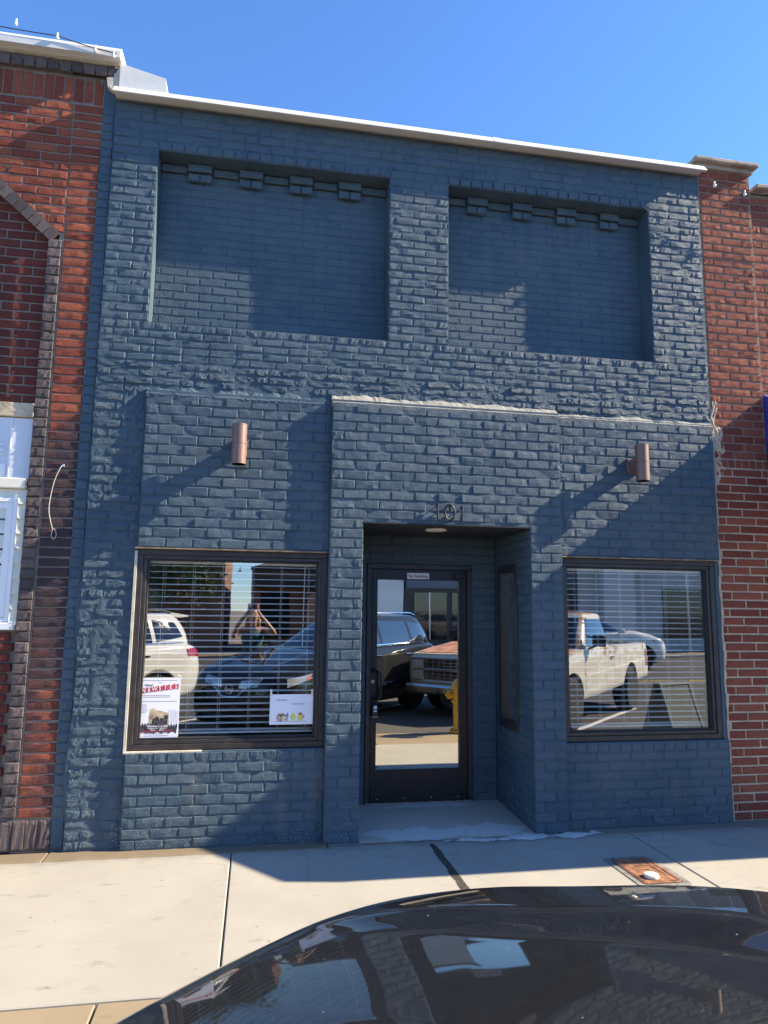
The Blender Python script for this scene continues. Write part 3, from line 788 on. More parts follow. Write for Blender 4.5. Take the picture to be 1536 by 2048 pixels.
for i in range(6):
    x = -.605+i*.0125; pbar(x, x+.0016, .86, .10-.002*i)
cr = [(px0+.006, .800), (px0+.004, .845)]; rr = random.Random(5)
x = px0+.01
prof = []
while x < px1-.012:
    h = .852+rr.uniform(-.006, .012)+(.035 if -.735 < x < -.61 else 0)
    prof += [(x, h-.014), (x+.004, h), (x+.008, h+.004), (x+.012, h), (x+.015, h-.016)]; x += .0185
bot = [(px0+.012+i*.0265, .795+(.010 if i % 2 else -.008)) for i in range(11)]
part('picture', MB().prism(prof+bot[::-1], 'y', YP-.0012, YP-.0007), 'print_dark', po, True)
part('picture', MB().prism([(-.80, .80), (-.79, .812), (-.58, .815), (-.56, .803), (-.60, .794), (-.66, .802), (-.72, .792)], 'y', YP-.0017, YP-.0013), 'print_maroon', po, True)
for hx_, hz_, hr in ((-.725, .905, .017), (-.688, .892, .018), (-.652, .886, .014), (-.622, .905, .017)):
    part('picture', MB().lathe([(hr, 0), (hr, -.0004)], 14, (hx_, YP-.0007, hz_), 'y', False), 'print_brown' if hx_ < -.7 else 'print_dark', po, True)
text_part('December 4 - 6, 2025', .0165, (-.680, YP-.0022, .842), 'paper', po, bold=.0004)
text_part('December 4 & 5    December 6', .0105, (-.680, YP-.0022, .828), 'paper', po, bold=.0003)
text_part('7:00 p.m.         2:00 p.m.', .0105, (-.680, YP-.0022, .815), 'paper', po, bold=.0003)
part('tape', MB().box(-.016, .016, -.0004, .0, -.007, .007).xf(Matrix.Translation((-.540, YP-.0005, 1.205)) @ Matrix.Rotation(rad(45), 4, 'Y')), 'tape', po, True)
pq = thing('poster', 'small landscape sheet with coloured drawings taped low in the window', 'poster', (.295, YP, .84))
part('sheet', MB().box(.135, .466, YP, YP+.001, .838, 1.062), 'paper', pq, True)
text_part('What today?', .015, (.225, YP-.0008, 1.020), 'ink', pq)
text_part('The music maker', .015, (.350, YP-.0008, .990), 'ink', pq)
rr = random.Random(9)
def scrawl(cx, cz, rx, rz, mt, sd):
    r = random.Random(sd); n = 16
    part('drawing', MB().prism([(cx+rx*math.cos(2*math.pi*i/n)*r.uniform(.7, 1.1), cz+rz*math.sin(2*math.pi*i/n)*r.uniform(.7, 1.1)) for i in range(n)], 'y', YP-.0004-sd*.00008, YP-.0001), mt, pq, True)
for i, a in enumerate(((.222, .893, .040, .034, 'print_brown'), (.205, .882, .020, .024, 'print_pink'), (.240, .886, .016, .020, 'print_green'), (.268, .905, .012, .024, 'print_blue'), (.262, .876, .014, .016, 'print_pink'), (.312, .890, .026, .032, 'print_green'), (.316, .900, .018, .018, 'print_yellow'), (.362, .890, .020, .030, 'print_yellow'), (.368, .916, .018, .012, 'print_brown'), (.388, .895, .012, .018, 'print_pink'))):
    scrawl(*a, i+1)
part('drawing', MB().box(.18, .41, YP-.0003, YP-.0001, .859, .862), 'print_brown', pq, True)
for x in (.142, .455):
    part('tape', MB().box(x-.008, x+.008, YP-.0005, YP-.0001, 1.050, 1.10), 'tape', pq, True)
# key lock box hanging on the door pull
kb = thing('lock_box', 'small black key lock box hanging from the door pull', 'lock box', (1.066, .775, .80))
part('case', MB().box(-.030, .030, -.022, .022, -.02, .085, .010), 'plastic_black', kb)
part('shackle', MB().tube([(-.018, 0, .08), (-.018, 0, .125), (-.008, -.0, .142), (.008, -.012, .142), (.018, -.012, .125), (.018, 0, .08)], .004, 8), 'black_metal', kb)
part('dial_window', MB().box(-.010, .018, -.024, -.021, .045, .072), 'paper', kb); part('dial_window', MB().box(-.010, .018, -.024, -.021, .020, .034), 'paper', kb)
part('base_trim', MB().box(-.031, .031, -.023, .02, -.026, -.018, .002), 'steel', kb)

# ================================================================== left neighbour
LB = thing('brick_building', 'weathered red brick building with dark header border left of the blue front', 'building', (-3.5, 0, 0))
YL = .024
core = MB(); m2 = .009
LXE = -1.272
core.box(-7.0, LXE, YL+m2+.05, .45, 0, 6.08)                       # field behind
core.box(-1.62, LXE, YL+m2, .07, .0, 6.0)
core.prism([(-7.0, 9.1-.11), (-7.0, 9.0), (-1.62, 6.08), (-1.62, 4.60)], 'y', YL+m2, .07) if False else core.prism([(-1.62, 4.60), (-1.62, 6.08), (-3.3, 6.08)], 'y', YL+m2, .07)
core.box(-7, LXE, .45, 6, 5.7, 5.9); core.box(-7, -6.8, .45, 6, 0, 5.7)
lw = part('brick_wall', core, 'mortar_grey', LB, True)
part('painted_joint', MB().box(-1.366, -1.2725, YL+.006, YL+.03, .0, 5.98), 'blue_paint_mortar', LB, True)
bw = Brickwork()
lh = .0735
# stacked stretchers beside the joint, painted blue at the far right
n = round((5.745-.23)/.0735)
for k in range(n):
    z0 = .23+k*(5.745-.23)/n; z1 = z0+(5.745-.23)/n
    if z1 > 4.6 or True:
        bw.add(-1.588, -1.368, z0+.004, z1-.004, YL, 'rough', 'red_brick_soot')
    bw.add(-1.364, -1.276, z0+.002, z1-.002, YL-.002, 'rough', 'blue_paint')
for i in range(4): bw.add(-1.70+i*.085, -1.70+i*.085+.078, .01, .222, YL-.004, 'rough', 'dark_brick')
for i in range(1): bw.add(-1.356, -1.278, .01, .222, YL-.004, 'rough', 'blue_paint_rough')
# dark header quoins and the sloping shoulder
n = 60
for k in range(n):
    z0 = .01+k*(4.56-.01)/n; z1 = z0+(4.56-.01)/n
    if z0 < .21: continue
    bw.add(-1.698, -1.602, z0+.003, z1-.003, YL-.009, 'rough', 'dark_brick')
sh = MB(); a = Vector((-1.655, 4.58)); c = Vector((-2.62, 5.42)); d = (c-a); nn = int(d.length/.078); u = d.normalized(); v = Vector((-u.y, u.x))*-1
for i in range(nn):
    p = a+u*(i*.078); q = p+u*.070
    e0, e1 = v*.048, v*-.048
    b = MB().prism([(p.x+e0.x, p.y+e0.y), (q.x+e0.x, q.y+e0.y), (q.x+e1.x, q.y+e1.y), (p.x+e1.x, p.y+e1.y)], 'y', YL-.013+random.gauss(0, .001), YL+.02)
    o = part('brick', b, 'dark_brick', lw); o['tint'] = random.random()
# field left of the straight joint, above the shoulder
def above(x, z): return z > 4.60+(-1.60-x)*.87-.10
nz = round((5.745-4.62)/.0735)
for k in range(nz):
    z0 = 4.62+k*(5.745-4.62)/nz; z1 = z0+(5.745-4.62)/nz; x = -1.592+((k % 2)*.11)
    x1 = -1.592
    first = .11 if k % 2 else .22
    while x1 > -3.2:
        x0 = x1-first; first = .22
        if above(x1, z0):
            while not above(x0, z0) and x1-x0 > .06: x0 += .02
            bw.add(x0+.004, x1-.004, z0+.004, z1-.004, YL, 'rough', 'red_brick_soot')
        x1 -= (x1-x0) if x1-x0 > .05 else .11
        if not above(x1-.01, z0): break
i = 0; x = -1.372
while x > -3.2:
    bw.add(x-.075+.004, x-.004, 5.753, 5.975, YL, 'rough', 'red_brick_soot'); x -= .0765
x = -1.255
while x > -3.2:
    bw.add(x-.090+.004, x-.004, 5.990, 6.085, YL-.045, 'rough', 'dark_brick'); x -= .0915
# recessed field under the shoulder
def below(x, z): return z < 4.56+(-1.70-x)*.87+.02
nz = round((5.2-3.235)/.0735)
for k in range(nz):
    z0 = 3.235+k*.0735; z1 = z0+.0735; x1 = -1.705; first = .21 if k % 2 else .105
    while x1 > -3.0:
        x0 = x1-first; first = .21
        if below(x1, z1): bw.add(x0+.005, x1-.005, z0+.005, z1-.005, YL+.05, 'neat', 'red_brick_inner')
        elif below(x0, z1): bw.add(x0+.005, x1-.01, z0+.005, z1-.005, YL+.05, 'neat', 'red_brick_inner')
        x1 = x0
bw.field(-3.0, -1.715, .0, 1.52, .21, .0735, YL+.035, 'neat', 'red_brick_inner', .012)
bw.build(lw, 280)
# coping
lc = MB().prism([(-.11, 6.10), (-.11, 6.155), (-.06, 6.215), (.42, 6.24), (.42, 6.10)], 'x', -7.0, -1.235)
part('coping', lc, 'white_metal', LB, True)
part('coping', MB().box(-7, -1.245, -.05, .44, 6.086, 6.1), 'mortar_pale', LB, True)
part('return_wall', MB().box(-1.29, -1.246, -.02, .42, 5.90, 6.085).xf(Matrix.Identity(4)), 'mortar_pale', LB, True)
part('mortar_patch', MB().prism([(-1.345, 5.975), (-1.335, 5.90), (-1.30, 5.875), (-1.252, 5.87), (-1.248, 5.99)], 'y', -.022, .03), 'mortar_pale', LB, True)
# boarded shop front inside the arch
yf = YL+.03
part('beam', MB().box(-4.2, -1.708, yf-.012, yf+.06, 3.125, 3.232, .004), 'wood_beam', LB, True)
part('sign_panel', MB().box(-4.2, -1.712, yf+.012, yf+.05, 2.655, 3.118), 'panel_shade', LB, True)
part('sign_batten', MB().box(-1.865, -1.855, yf+.004, yf+.012, 2.66, 3.115), 'panel_white', LB, True)
b = MB(); r = random.Random(4); pts = [(-2.4, 2.67), (-1.875, 2.67), (-1.878, 2.76)]
for i in range(14): pts.append((-1.89-(.035 if i % 2 else 0)-.012*abs(i-6)*.5, 2.76+i*.018))
pts += [(-2.0, 3.03), (-2.4, 3.05)]
part('sign_shape', b.prism(pts, 'y', yf+.003, yf+.011), 'panel_white', LB, True)
part('ledge_trim', MB().box(-4.2, -1.716, yf-.03, yf+.05, 2.575, 2.652, .006), 'siding_cream', LB, True)
for k in range(9):
    z = 1.572+k*.111
    part('siding_board', MB().add([(-4.2, yf-.004, z), (-1.712, yf-.004, z), (-1.712, yf+.010, z+.112), (-4.2, yf+.010, z+.112), (-4.2, yf+.04, z), (-1.712, yf+.04, z), (-1.712, yf+.04, z+.112), (-4.2, yf+.04, z+.112)], [(0, 1, 2, 3), (4, 7, 6, 5), (0, 4, 5, 1), (1, 5, 6, 2), (2, 6, 7, 3), (3, 7, 4, 0)]), 'siding_cream', LB, True)
f = MB(); wx0, wx1, wz0, wz1 = -2.75, -1.762, 1.592, 2.50
for g, (dd, wd, ya) in enumerate(((0, .028, -.016), (.030, .05, -.008))):
    f.box(wx0+dd, wx1-dd, yf+ya, yf+.03, wz1-dd-wd, wz1-dd, .003); f.box(wx0+dd, wx1-dd, yf+ya, yf+.03, wz0+dd, wz0+dd+wd, .003)
    f.box(wx0+dd, wx0+dd+wd, yf+ya, yf+.03, wz0+dd+wd, wz1-dd-wd, .003); f.box(wx1-dd-wd, wx1-dd, yf+ya, yf+.03, wz0+dd+wd, wz1-dd-wd, .003)
f.box(wx0+.08, wx1-.08, yf-.006, yf+.03, 2.025, 2.065, .002)
f.box(wx0+.08, wx1-.08, yf-.003, yf+.03, 2.245, 2.262, .002)
W = part('window', f, 'vinyl_white', LB, True)
part('pane', MB().box(wx0+.07, wx1-.07, yf+.008, yf+.012, wz0+.07, wz1-.07), 'glass_far', W)
part('sill', MB().box(-2.8, -1.716, yf-.03, yf+.05, 1.535, 1.588, .005), 'panel_shade', LB, True)
# loose cable
cpts = catmull([(-1.462, YL-.004, 2.76), (-1.478, YL-.018, 2.735), (-1.510, YL-.020, 2.64), (-1.530, YL-.017, 2.52), (-1.535, YL-.016, 2.42), (-1.520, YL-.015, 2.34), (-1.500, YL-.016, 2.27), (-1.505, YL-.019, 2.225), (-1.485, YL-.022, 2.20), (-1.470, YL-.020, 2.225), (-1.478, YL-.018, 2.265), (-1.497, YL-.016, 2.28)], 60)
cb_ = thing('cable', 'loose pale cable with a looped end on the left brick pier', 'cable', (-1.50, YL, 2.2))
part('sheath', MB().tube([tuple(p) for p in cpts], .0032, 7), 'cable_tan', cb_, True)
part('clip', MB().box(-1.470, -1.452, YL-.012, YL+.006, 2.750, 2.768, .002), 'steel', cb_, True)
def string_light(name, pts, bulbs, label):
    T = thing(name, label, 'string lights', pts[0])
    part('wire', MB().tube(pts, .004, 6), 'plastic_black', T, True)
    for p in bulbs:
        part('bulb', MB().lathe([(.004, .02), (.008, .014), (.014, -.004), (.012, -.016), (.004, -.022)], 12, p), 'bulb_glass', T, True)
        part('socket', MB().lathe([(.008, .02), (.008, .036)], 10, p), 'white_plastic', T, True)
def sag(a, b, n=10, s=.06):
    a, b = Vector(a), Vector(b); return [a.lerp(b, i/n)-Vector((0, 0, 4*s*(i/n)*(1-i/n))) for i in range(n+1)]
string_light('string_lights', sag((-3.0, -.12, 6.28), (-1.71, -.12, 6.20), 8, .02)+sag((-1.71, -.12, 6.20), (-1.26, -.12, 6.12), 6, .01), [(-2.02, -.13, 6.25), (-1.71, -.13, 6.18), (-1.42, -.13, 6.12), (-1.28, -.13, 6.09)], 'string of clear bulbs along the white coping on the left roof')

# ================================================================== right neighbour
RB = thing('brick_building', 'red brick building with cream joints and dark awning right of the blue front', 'building', (7.0, 0, 0))
YR = .006; m3 = .008
core = MB().box(3.975, 4.525, YR+m3, .5, 0, 5.90)
core.box(4.525, 11.0, YR+m3+.03, .5, 0, 5.72)
core.box(3.975, 11, .5, 6, 5.5, 5.6).box(10.8, 11, .5, 6, 0, 5.5)
rw = part('brick_wall', core, 'mortar_cream', RB, True)
part('old_joint', MB().box(3.976, 4.5245, YR+m3-.0015, YR+.03, 3.09, 5.895).box(4.526, 10.9, YR+m3+.0285, YR+.08, 3.0, 5.715), 'mortar_brown', RB, True)
bw = Brickwork()
bw.field(3.985, 4.522, 3.09, 5.88, .208, .0742, YR, 'neat', 'red_brick', .009, headers=0)
bw.field(3.985, 4.522, 3.005, 3.088, .0705, .083, YR, 'neat', 'red_brick', .009)
bw.field(3.985, 4.522, .0, 3.003, .300, .0732, YR, 'neat', 'red_brick', .011, off=.4, bond=.45)
bw.field(4.53, 7.2, 3.0, 5.70, .208, .0742, YR+.03, 'neat', 'red_brick', .009)
bw.field(4.53, 7.2, .0, 3.0, .300, .0732, YR+.03, 'neat', 'red_brick', .011, bond=.45)
bw.build(rw, 300)
part('pier_cap', MB().box(3.90, 4.575, -.085, .62, 5.925, 5.972, .012), 'cap_stone', RB, True)
part('pier_cap', MB().box(3.94, 4.535, -.035, .56, 5.885, 5.925), 'cap_stone', RB, True)
part('coping', MB().box(4.56, 11.0, -.05, .58, 5.74, 5.79, .012), 'cap_stone', RB, True)
for a in ((4.005, 3.42, .036, .24, YR, .020, 31), (4.03, 3.25, .05, .15, YR, .026, 32), (4.035, 3.10, .06, .16, YR, .014, 34), (4.012, 2.95, .04, .16, YR, .016, 33)):
    part('mortar_patch', blob(*a), 'mortar_cream', RB, True)
b = MB(); r = random.Random(8)
for i in range(58):
    z = .0+i*.058; x = 3.972+.004*math.sin(i*.9)
    b.box(x-.008+r.uniform(-.003, .003), x+.010+r.uniform(-.002, .012)*(1 if i > 8 else .4), -.004+r.uniform(-.003, .002), .02, z, z+.0585)
part('mortar_seam', b, 'mortar_cream', RB, True)
# awning
AX0, AX1, AZ, AW, AS = 4.54, 8.6, 3.72, 1.455, .61
zl = AZ-AS*AW
aw = MB().prism([(.03, AZ), (-AW, zl), (-AW, zl-.24), (-AW+.01, zl-.24), (-AW+.01, zl-.012), (.03, AZ-.015)], 'x', AX0, AX1)
aw.prism([(.03, AZ-.005), (-AW+.005, zl-.005), (-AW+.005, zl-.24), (.03, zl-.24)], 'x', AX0-.006, AX0-.001)
aw.prism([(.03, AZ-.005), (-AW+.005, zl-.005), (-AW+.005, zl-.24), (.03, zl-.24)], 'x', AX1+.001, AX1+.006)
part('awning', aw, 'awning_navy', RB, True)
string_light('string_lights', sag((4.02, -.10, 5.70), (4.60, -.14, 5.62), 8, .03)+sag((4.60, -.14, 5.62), (6.5, -.12, 5.66), 8, .08), [(4.06, -.11, 5.66), (4.36, -.125, 5.60), (4.70, -.14, 5.54)], 'string of clear bulbs under the stone cap on the right roof')

# ================================================================== vehicles
def sstep(a, b, x):
    t = min(1, max(0, (x-a)/(b-a))); return t*t*(3-2*t)
def loft_x(stations, profile, ns, np_, topmod=None):
    S = catmull(stations, ns); rings = []
    for st in S:
        half = catmull(profile(*st[1:]), np_)
        ring = [(st[0], y, z) for y, z in half]+[(st[0], -y, z) for y, z in half[::-1][1:-1]]
        if topmod: ring = [topmod(p) for p in ring]
        rings.append(ring)
    n = len(rings[0]); vs = [p for r in rings for p in r]
    fs = [(i*n+k, i*n+(k+1) % n, (i+1)*n+(k+1) % n, (i+1)*n+k) for i in range(ns-1) for k in range(n)]
    fs += [tuple(range(n)), tuple(range((ns-1)*n+n-1, (ns-1)*n-1, -1))]
    return MB().add(vs, fs, True)
def loft_z(levels, n=48, ex=5., ns=16):
    L = catmull(levels, ns); vs = []
    for z, xf, xr, w_ in L:
        cx, hx = (xf+xr)/2, (xf-xr)/2
        for k in range(n):
            a = 2*math.pi*k/n; c, s_ = math.cos(a), math.sin(a)
            vs.append((cx+hx*math.copysign(abs(c)**(2/ex), c), w_*math.copysign(abs(s_)**(2/ex), s_), z))
    fs = [(i*n+k, i*n+(k+1) % n, (i+1)*n+(k+1) % n, (i+1)*n+k) for i in range(ns-1) for k in range(n)]
    fs += [tuple(range(n))[::-1], tuple(range((ns-1)*n, ns*n))]
    return MB().add(vs, fs, True)
def bvh_of(mb): return BVHTree.FromPolygons([Vector(v) for v in mb.v], mb.f)
def decal(bv, corners, direction, nu=10, nv=6, off=.006, far=6.):
    """a sheet that follows the body: corners of a quad, cast along direction"""
    d = Vector(direction).normalized(); A, B, C, D = [Vector(c) for c in corners]
    g = []
    for j in range(nv+1):
        for i in range(nu+1):
            u, v = i/nu, j/nv
            p = A.lerp(B, u).lerp(D.lerp(C, u), v)
            h = bv.ray_cast(p-d*far, d)
            if h[0] is None: h = bv.find_nearest(p)
            nn = h[1]
            if nn.dot(d) > 0: nn = -nn
            g.append((h[0]+nn*off, h[0]-nn*.012))
    n = nu+1
    b = MB(); vs = [a for a, _ in g]+[c for _, c in g]; N = len(g)
    fs = [(j*n+i, j*n+i+1, (j+1)*n+i+1, (j+1)*n+i) for j in range(nv) for i in range(nu)]
    loop = list(range(n))+[n*j+nu for j in range(1, nv+1)]+[n*nv+i for i in range(nu-1, -1, -1)]+[n*j for j in range(nv-1, 0, -1)]
    b.add(vs, fs, True)
    b.add(vs, [(loop[k], loop[k]+N, loop[(k+1) % len(loop)]+N, loop[(k+1) % len(loop)]) for k in range(len(loop))])
    return b
def bool_cut(mb, cutter, sharp=35):
    me = mb.mesh('body'); o = bpy.data.objects.new('tmp', me); COL.objects.link(o)
    ce = cutter.mesh('cut'); c = bpy.data.objects.new('tmpc', ce); COL.objects.link(c)
    md = o.modifiers.new('b', 'BOOLEAN'); md.object = c; md.operation = 'DIFFERENCE'; md.solver = 'EXACT'
    bpy.context.view_layer.update()
    r = bpy.data.meshes.new_from_object(o.evaluated_get(bpy.context.evaluated_depsgraph_get()))
    bpy.data.objects.remove(o); bpy.data.objects.remove(c)
    r.polygons.foreach_set('use_smooth', [True]*len(r.polygons)); r.set_sharp_from_angle(angle=rad(sharp))
    return r
def wheel(T, x, y, r, wd, side, rimmat, spokes=5):
    W = part('wheel', MB().lathe([(r*.66, -wd/2), (r*.9, -wd/2), (r*.98, -wd*.38), (r, -wd*.2), (r, wd*.2), (r*.98, wd*.38), (r*.9, wd/2), (r*.66, wd/2)], 32, (0, 0, 0), 'y'), 'rubber', T)
    W.location = (x, y, r)
    b = MB(); s_ = side
    b.lathe([(r*.60, -wd*.40), (r*.67, -wd*.48), (r*.67, wd*.48), (r*.60, wd*.40)], 32, (0, 0, 0), 'y')
    b.lathe([(r*.17, s_*wd*.30), (r*.17, s_*wd*.44), (r*.08, s_*wd*.47)], 16, (0, 0, 0), 'y')
    for k in range(spokes):
        a = 2*math.pi*k/spokes+.3
        q = MB().box(-.05*r/.35, .05*r/.35, s_*wd*.30-.012, s_*wd*.30+.016, r*.14, r*.62)
        q.xf(Matrix.Rotation(a, 4, 'Y')); b.add(q.v, q.f)
    part('rim', b, rimmat, W)
    part('brake_disc', MB().lathe([(r*.6, -.01), (r*.6, .01)], 24, (0, 0, 0), 'y'), 'plastic_black', W)

def suv(name, label, paint, C, rz, group=None, trim='plastic_black'):
    T = thing(name, label, 'car', (C[0], C[1], ZS), rz, group)
    stn = [(2.33, .60, .42, .76), (2.30, .72, .35, .855), (2.20, .81, .29, .935), (2.02, .875, .25, .995), (1.6, .905, .24, 1.09), (1.15, .915, .24, 1.175), (.6, .918, .24, 1.18), (-.2, .918, .24, 1.16), (-1.2, .915, .25, 1.175), (-1.9, .89, .29, 1.185), (-2.2, .84, .35, 1.14), (-2.32, .77, .42, 1.04)]
    def prof(hw, zb, zt):
        return [(0, zb), (hw*.8, zb), (hw-.04, zb+.05), (hw-.005, zb+.22), (hw, zb+.38), (hw-.012, zt-.20), (hw-.025, zt-.11), (hw-.055, zt-.045), (hw-.12, zt-.005), (hw*.62, zt+.028), (hw*.3, zt+.043), (0, zt+.047)]
    def mod(p):
        x, y, z = p
        if .9 < x and z > .6:
            k = sstep(2.28, 1.7, x); a = abs(y)
            z += k*(.030*sstep(.40, .49, a)*sstep(.86, .74, a)-.034*sstep(.49, .40, a)*0)
        return (x, y, z)
    body = loft_x(stn, prof, 120, 64, mod)
    cut = MB()
    for x in (1.40, -1.36):
        for s_ in (-1, 1): cut.lathe([(.385, s_*.66), (.385, s_*1.2)], 40, (x, 0, .36), 'y')
    bme = bool_cut(body, cut)
    part('body', bme, paint, T)
    bv = bvh_of(body)
    # bonnet panel, proud of the wings
    hood = decal(bv, [(2.20, -.70, 2), (1.00, -.73, 2), (1.00, .73, 2), (2.20, .70, 2)], (0, 0, -1), 70, 80, .004, 3)
    part('hood', hood, paint, T)
    for s_ in (-1, 1):
        part('hood_gap', decal(bv, [(2.20, s_*.704, 3), (1.0, s_*.734, 3), (1.0, s_*.745, 3), (2.20, s_*.715, 3)], (0, 0, -1), 30, 1, .0025, 3), 'seal', T)
        part('washer_jet', MB().lathe([(.012, 0), (.010, .012), (.004, .016)], 10, (1.06, s_*.30, 1.205)), 'plastic_black', T)
    part('cowl', decal(bv, [(.995, -.74, 3), (.90, -.74, 3), (.90, .74, 3), (.995, .74, 3)], (0, 0, -1), 3, 24, .006, 3), 'plastic_black', T)
    cab = loft_z([(1.08, 1.02, -2.22, .85), (1.18, .88, -2.22, .835), (1.36, .55, -2.18, .775), (1.53, .22, -2.08, .705), (1.63, -.02, -1.98, .655), (1.68, -.20, -1.90, .60), (1.70, -.45, -1.75, .48), (1.705, -.7, -1.5, .28)], 72, 6., 34)
    part('cabin', cab, paint, T); cv = bvh_of(cab)
    part('windshield', decal(cv, [(3, -.70, 1.17), (3, .70, 1.17), (3, .56, 1.60), (3, -.56, 1.60)], (-1, 0, 0), 14, 8, .004), 'car_glass', T)
    part('rear_window', decal(cv, [(-3, -.66, 1.21), (-3, .66, 1.21), (-3, .56, 1.57), (-3, -.56, 1.57)], (1, 0, 0), 12, 6, .004), 'car_glass', T)
    for s_ in (-1, 1):
        for q in ([(.72, 1.19), (-.28, 1.20), (-.30, 1.595), (.16, 1.58)], [(-.36, 1.20), (-1.28, 1.21), (-1.26, 1.585), (-.38, 1.595)], [(-1.36, 1.22), (-1.95, 1.30), (-1.80, 1.53), (-1.34, 1.58)]):
            part('side_window', decal(cv, [(x, 3*s_, z) for x, z in q], (0, -s_, 0), 8, 6, .004), 'car_glass', T)
        part('window_trim', decal(cv, [(.80, 3*s_, 1.165), (-1.95, 3*s_, 1.195), (-1.95, 3*s_, 1.212), (.78, 3*s_, 1.182)], (0, -s_, 0), 20, 1, .006), 'chrome', T)
        part('headlight', decal(bv, [(5, s_*.46, .775), (5, s_*.80, .82), (5, s_*.83, .92), (5, s_*.50, .875)], (-1, -.12*s_, 0), 10, 4, .006), 'lens_clear', T)
        part('headlight_wing', decal(bv, [(2.16, 3*s_, .82), (1.78, 3*s_, .91), (1.74, 3*s_, .97), (2.14, 3*s_, .92)], (0, -s_, 0), 8, 4, .006), 'lens_clear', T)
        part('side_marker', decal(bv, [(1.86, 3*s_, .88), (1.77, 3*s_, .91), (1.76, 3*s_, .95), (1.85, 3*s_, .93)], (0, -s_, 0), 3, 2, .009), 'lens_orange', T)
        part('tail_light', decal(bv, [(-1.98, 3*s_, .98), (-2.27, 3*s_, .96), (-2.24, 3*s_, 1.12), (-1.95, 3*s_, 1.09)], (0, -s_, 0), 6, 5, .008), 'lens_red', T)
        part('tail_light', decal(bv, [(-5, s_*.52, .98), (-5, s_*.80, .97), (-5, s_*.80, 1.09), (-5, s_*.52, 1.08)], (1, 0, 0), 6, 4, .008), 'lens_red', T)
        part('side_cladding', decal(bv, [(.98, 3*s_, .26), (-.94, 3*s_, .28), (-.94, 3*s_, .42), (.98, 3*s_, .40)], (0, -s_, 0), 16, 3, .008), 'plastic_black', T)
        for xx in (.95, -.32, -1.02): part('door_seam', decal(bv, [(xx, 3*s_, .42), (xx-.006, 3*s_, .42), (xx-.006, 3*s_, 1.1), (xx, 3*s_, 1.1)], (0, -s_, 0), 1, 8, .0015), 'seal', T)
        for xx in (-.12, -1.10): part('door_handle', MB().box(xx-.09, xx+.09, s_*.905-.02, s_*.905+.02, .99, 1.02, .008), 'chrome', T)
        part('mirror', MB().box(.52, .70, s_*1.0-.10, s_*1.0+.10, 1.14, 1.28, .03).tube([(.62, s_*.84, 1.14), (.62, s_*.95, 1.18)], .025, 8), paint, T)
        part('fog_lamp', decal(bv, [(5, s_*.56, .44), (5, s_*.74, .44), (5, s_*.74, .52), (5, s_*.56, .52)], (-1, 0, 0), 5, 3, .005), 'plastic_black', T)
        for x in (1.40, -1.36):
            b = MB(); pts = []
            for k in range(19):
                a = math.pi*k/18; pts.append((x+.40*math.cos(a), s_*.905, .36+.40*math.sin(a)))
            b.tube(pts, .028, 8); part('arch_trim', b, trim, T)
            wheel(T, x, s_*.79, .36, .225, s_, 'rim_silver')
        part('roof_rail', MB().tube([(-.15, s_*.60, 1.69), (-.3, s_*.60, 1.735), (-1.6, s_*.60, 1.735), (-1.8, s_*.58, 1.695)], .016, 8), 'chrome' if paint == 'paint_black' else 'plastic_black', T)
    part('grille', decal(bv, [(5, -.42, .62), (5, .42, .62), (5, .47, .865), (5, -.47, .865)], (-1, 0, 0), 14, 6, .004), 'plastic_black', T)
    g = MB()
    for s_ in (-1, 1):
        pts = []
        for q in ((.44, .855), (.26, .77), (.14, .675), (.0, .665)):
            h = bv.ray_cast(Vector((5, s_*q[0], q[1])), Vector((-1, 0, 0))); pts.append(h[0]+Vector((.012, 0, 0)))
        g.tube(pts, .012, 8)
    part('grille_trim', g, 'chrome', T)
    h = bv.ray_cast(Vector((5, 0, .765)), Vector((-1, 0, 0)))[0]
    e = MB().tube([(h.x+.018, .062*math.cos(a), .765+.062*math.sin(a)) for a in [i*math.pi/12 for i in range(25)]], .009, 8, False).box(h.x+.008, h.x+.022, -.085, .085, .753, .777, .003)
    part('emblem', e, 'chrome', T)
    part('lower_intake', decal(bv, [(5, -.5, .34), (5, .5, .34), (5, .52, .45), (5, -.52, .45)], (-1, 0, 0), 10, 3, .004), 'plastic_black', T)
    part('rear_bumper', decal(bv, [(-5, -.74, .42), (-5, .74, .42), (-5, .76, .58), (-5, -.76, .58)], (1, 0, 0), 12, 3, .012), trim, T)
    part('spoiler', MB().prism([(-1.80, 1.70), (-2.16, 1.65), (-2.18, 1.625), (-1.95, 1.61), (-1.75, 1.65)], 'y', -.60, .60), paint, T)
    part('wiper', MB().tube([(.96, -.45, 1.175), (.74, .1, 1.30)], .008, 6).tube([(.96, .1, 1.18), (.74, .6, 1.29)], .008, 6), 'plastic_black', T)
    part('underbody', MB().box(-2.0, 2.0, -.62, .62, .20, .45), 'plastic_black', T)
    return T
H45 = rad(135)
suv('parked_car', 'glossy black car in the foreground nosing toward the kerb', 'paint_black', (1.37, -5.44), H45, 'cars parked at an angle along the kerb', 'paint_black')
suv('parked_car', 'white sport utility car mirrored at the left of the window with posters', 'paint_white', (-3.13, -6.27), H45, 'cars parked at an angle along the kerb')
suv('parked_car', 'white car on the far side of the street mirrored behind the old pickup', 'paint_white', (10.9, -16.3), rad(0))

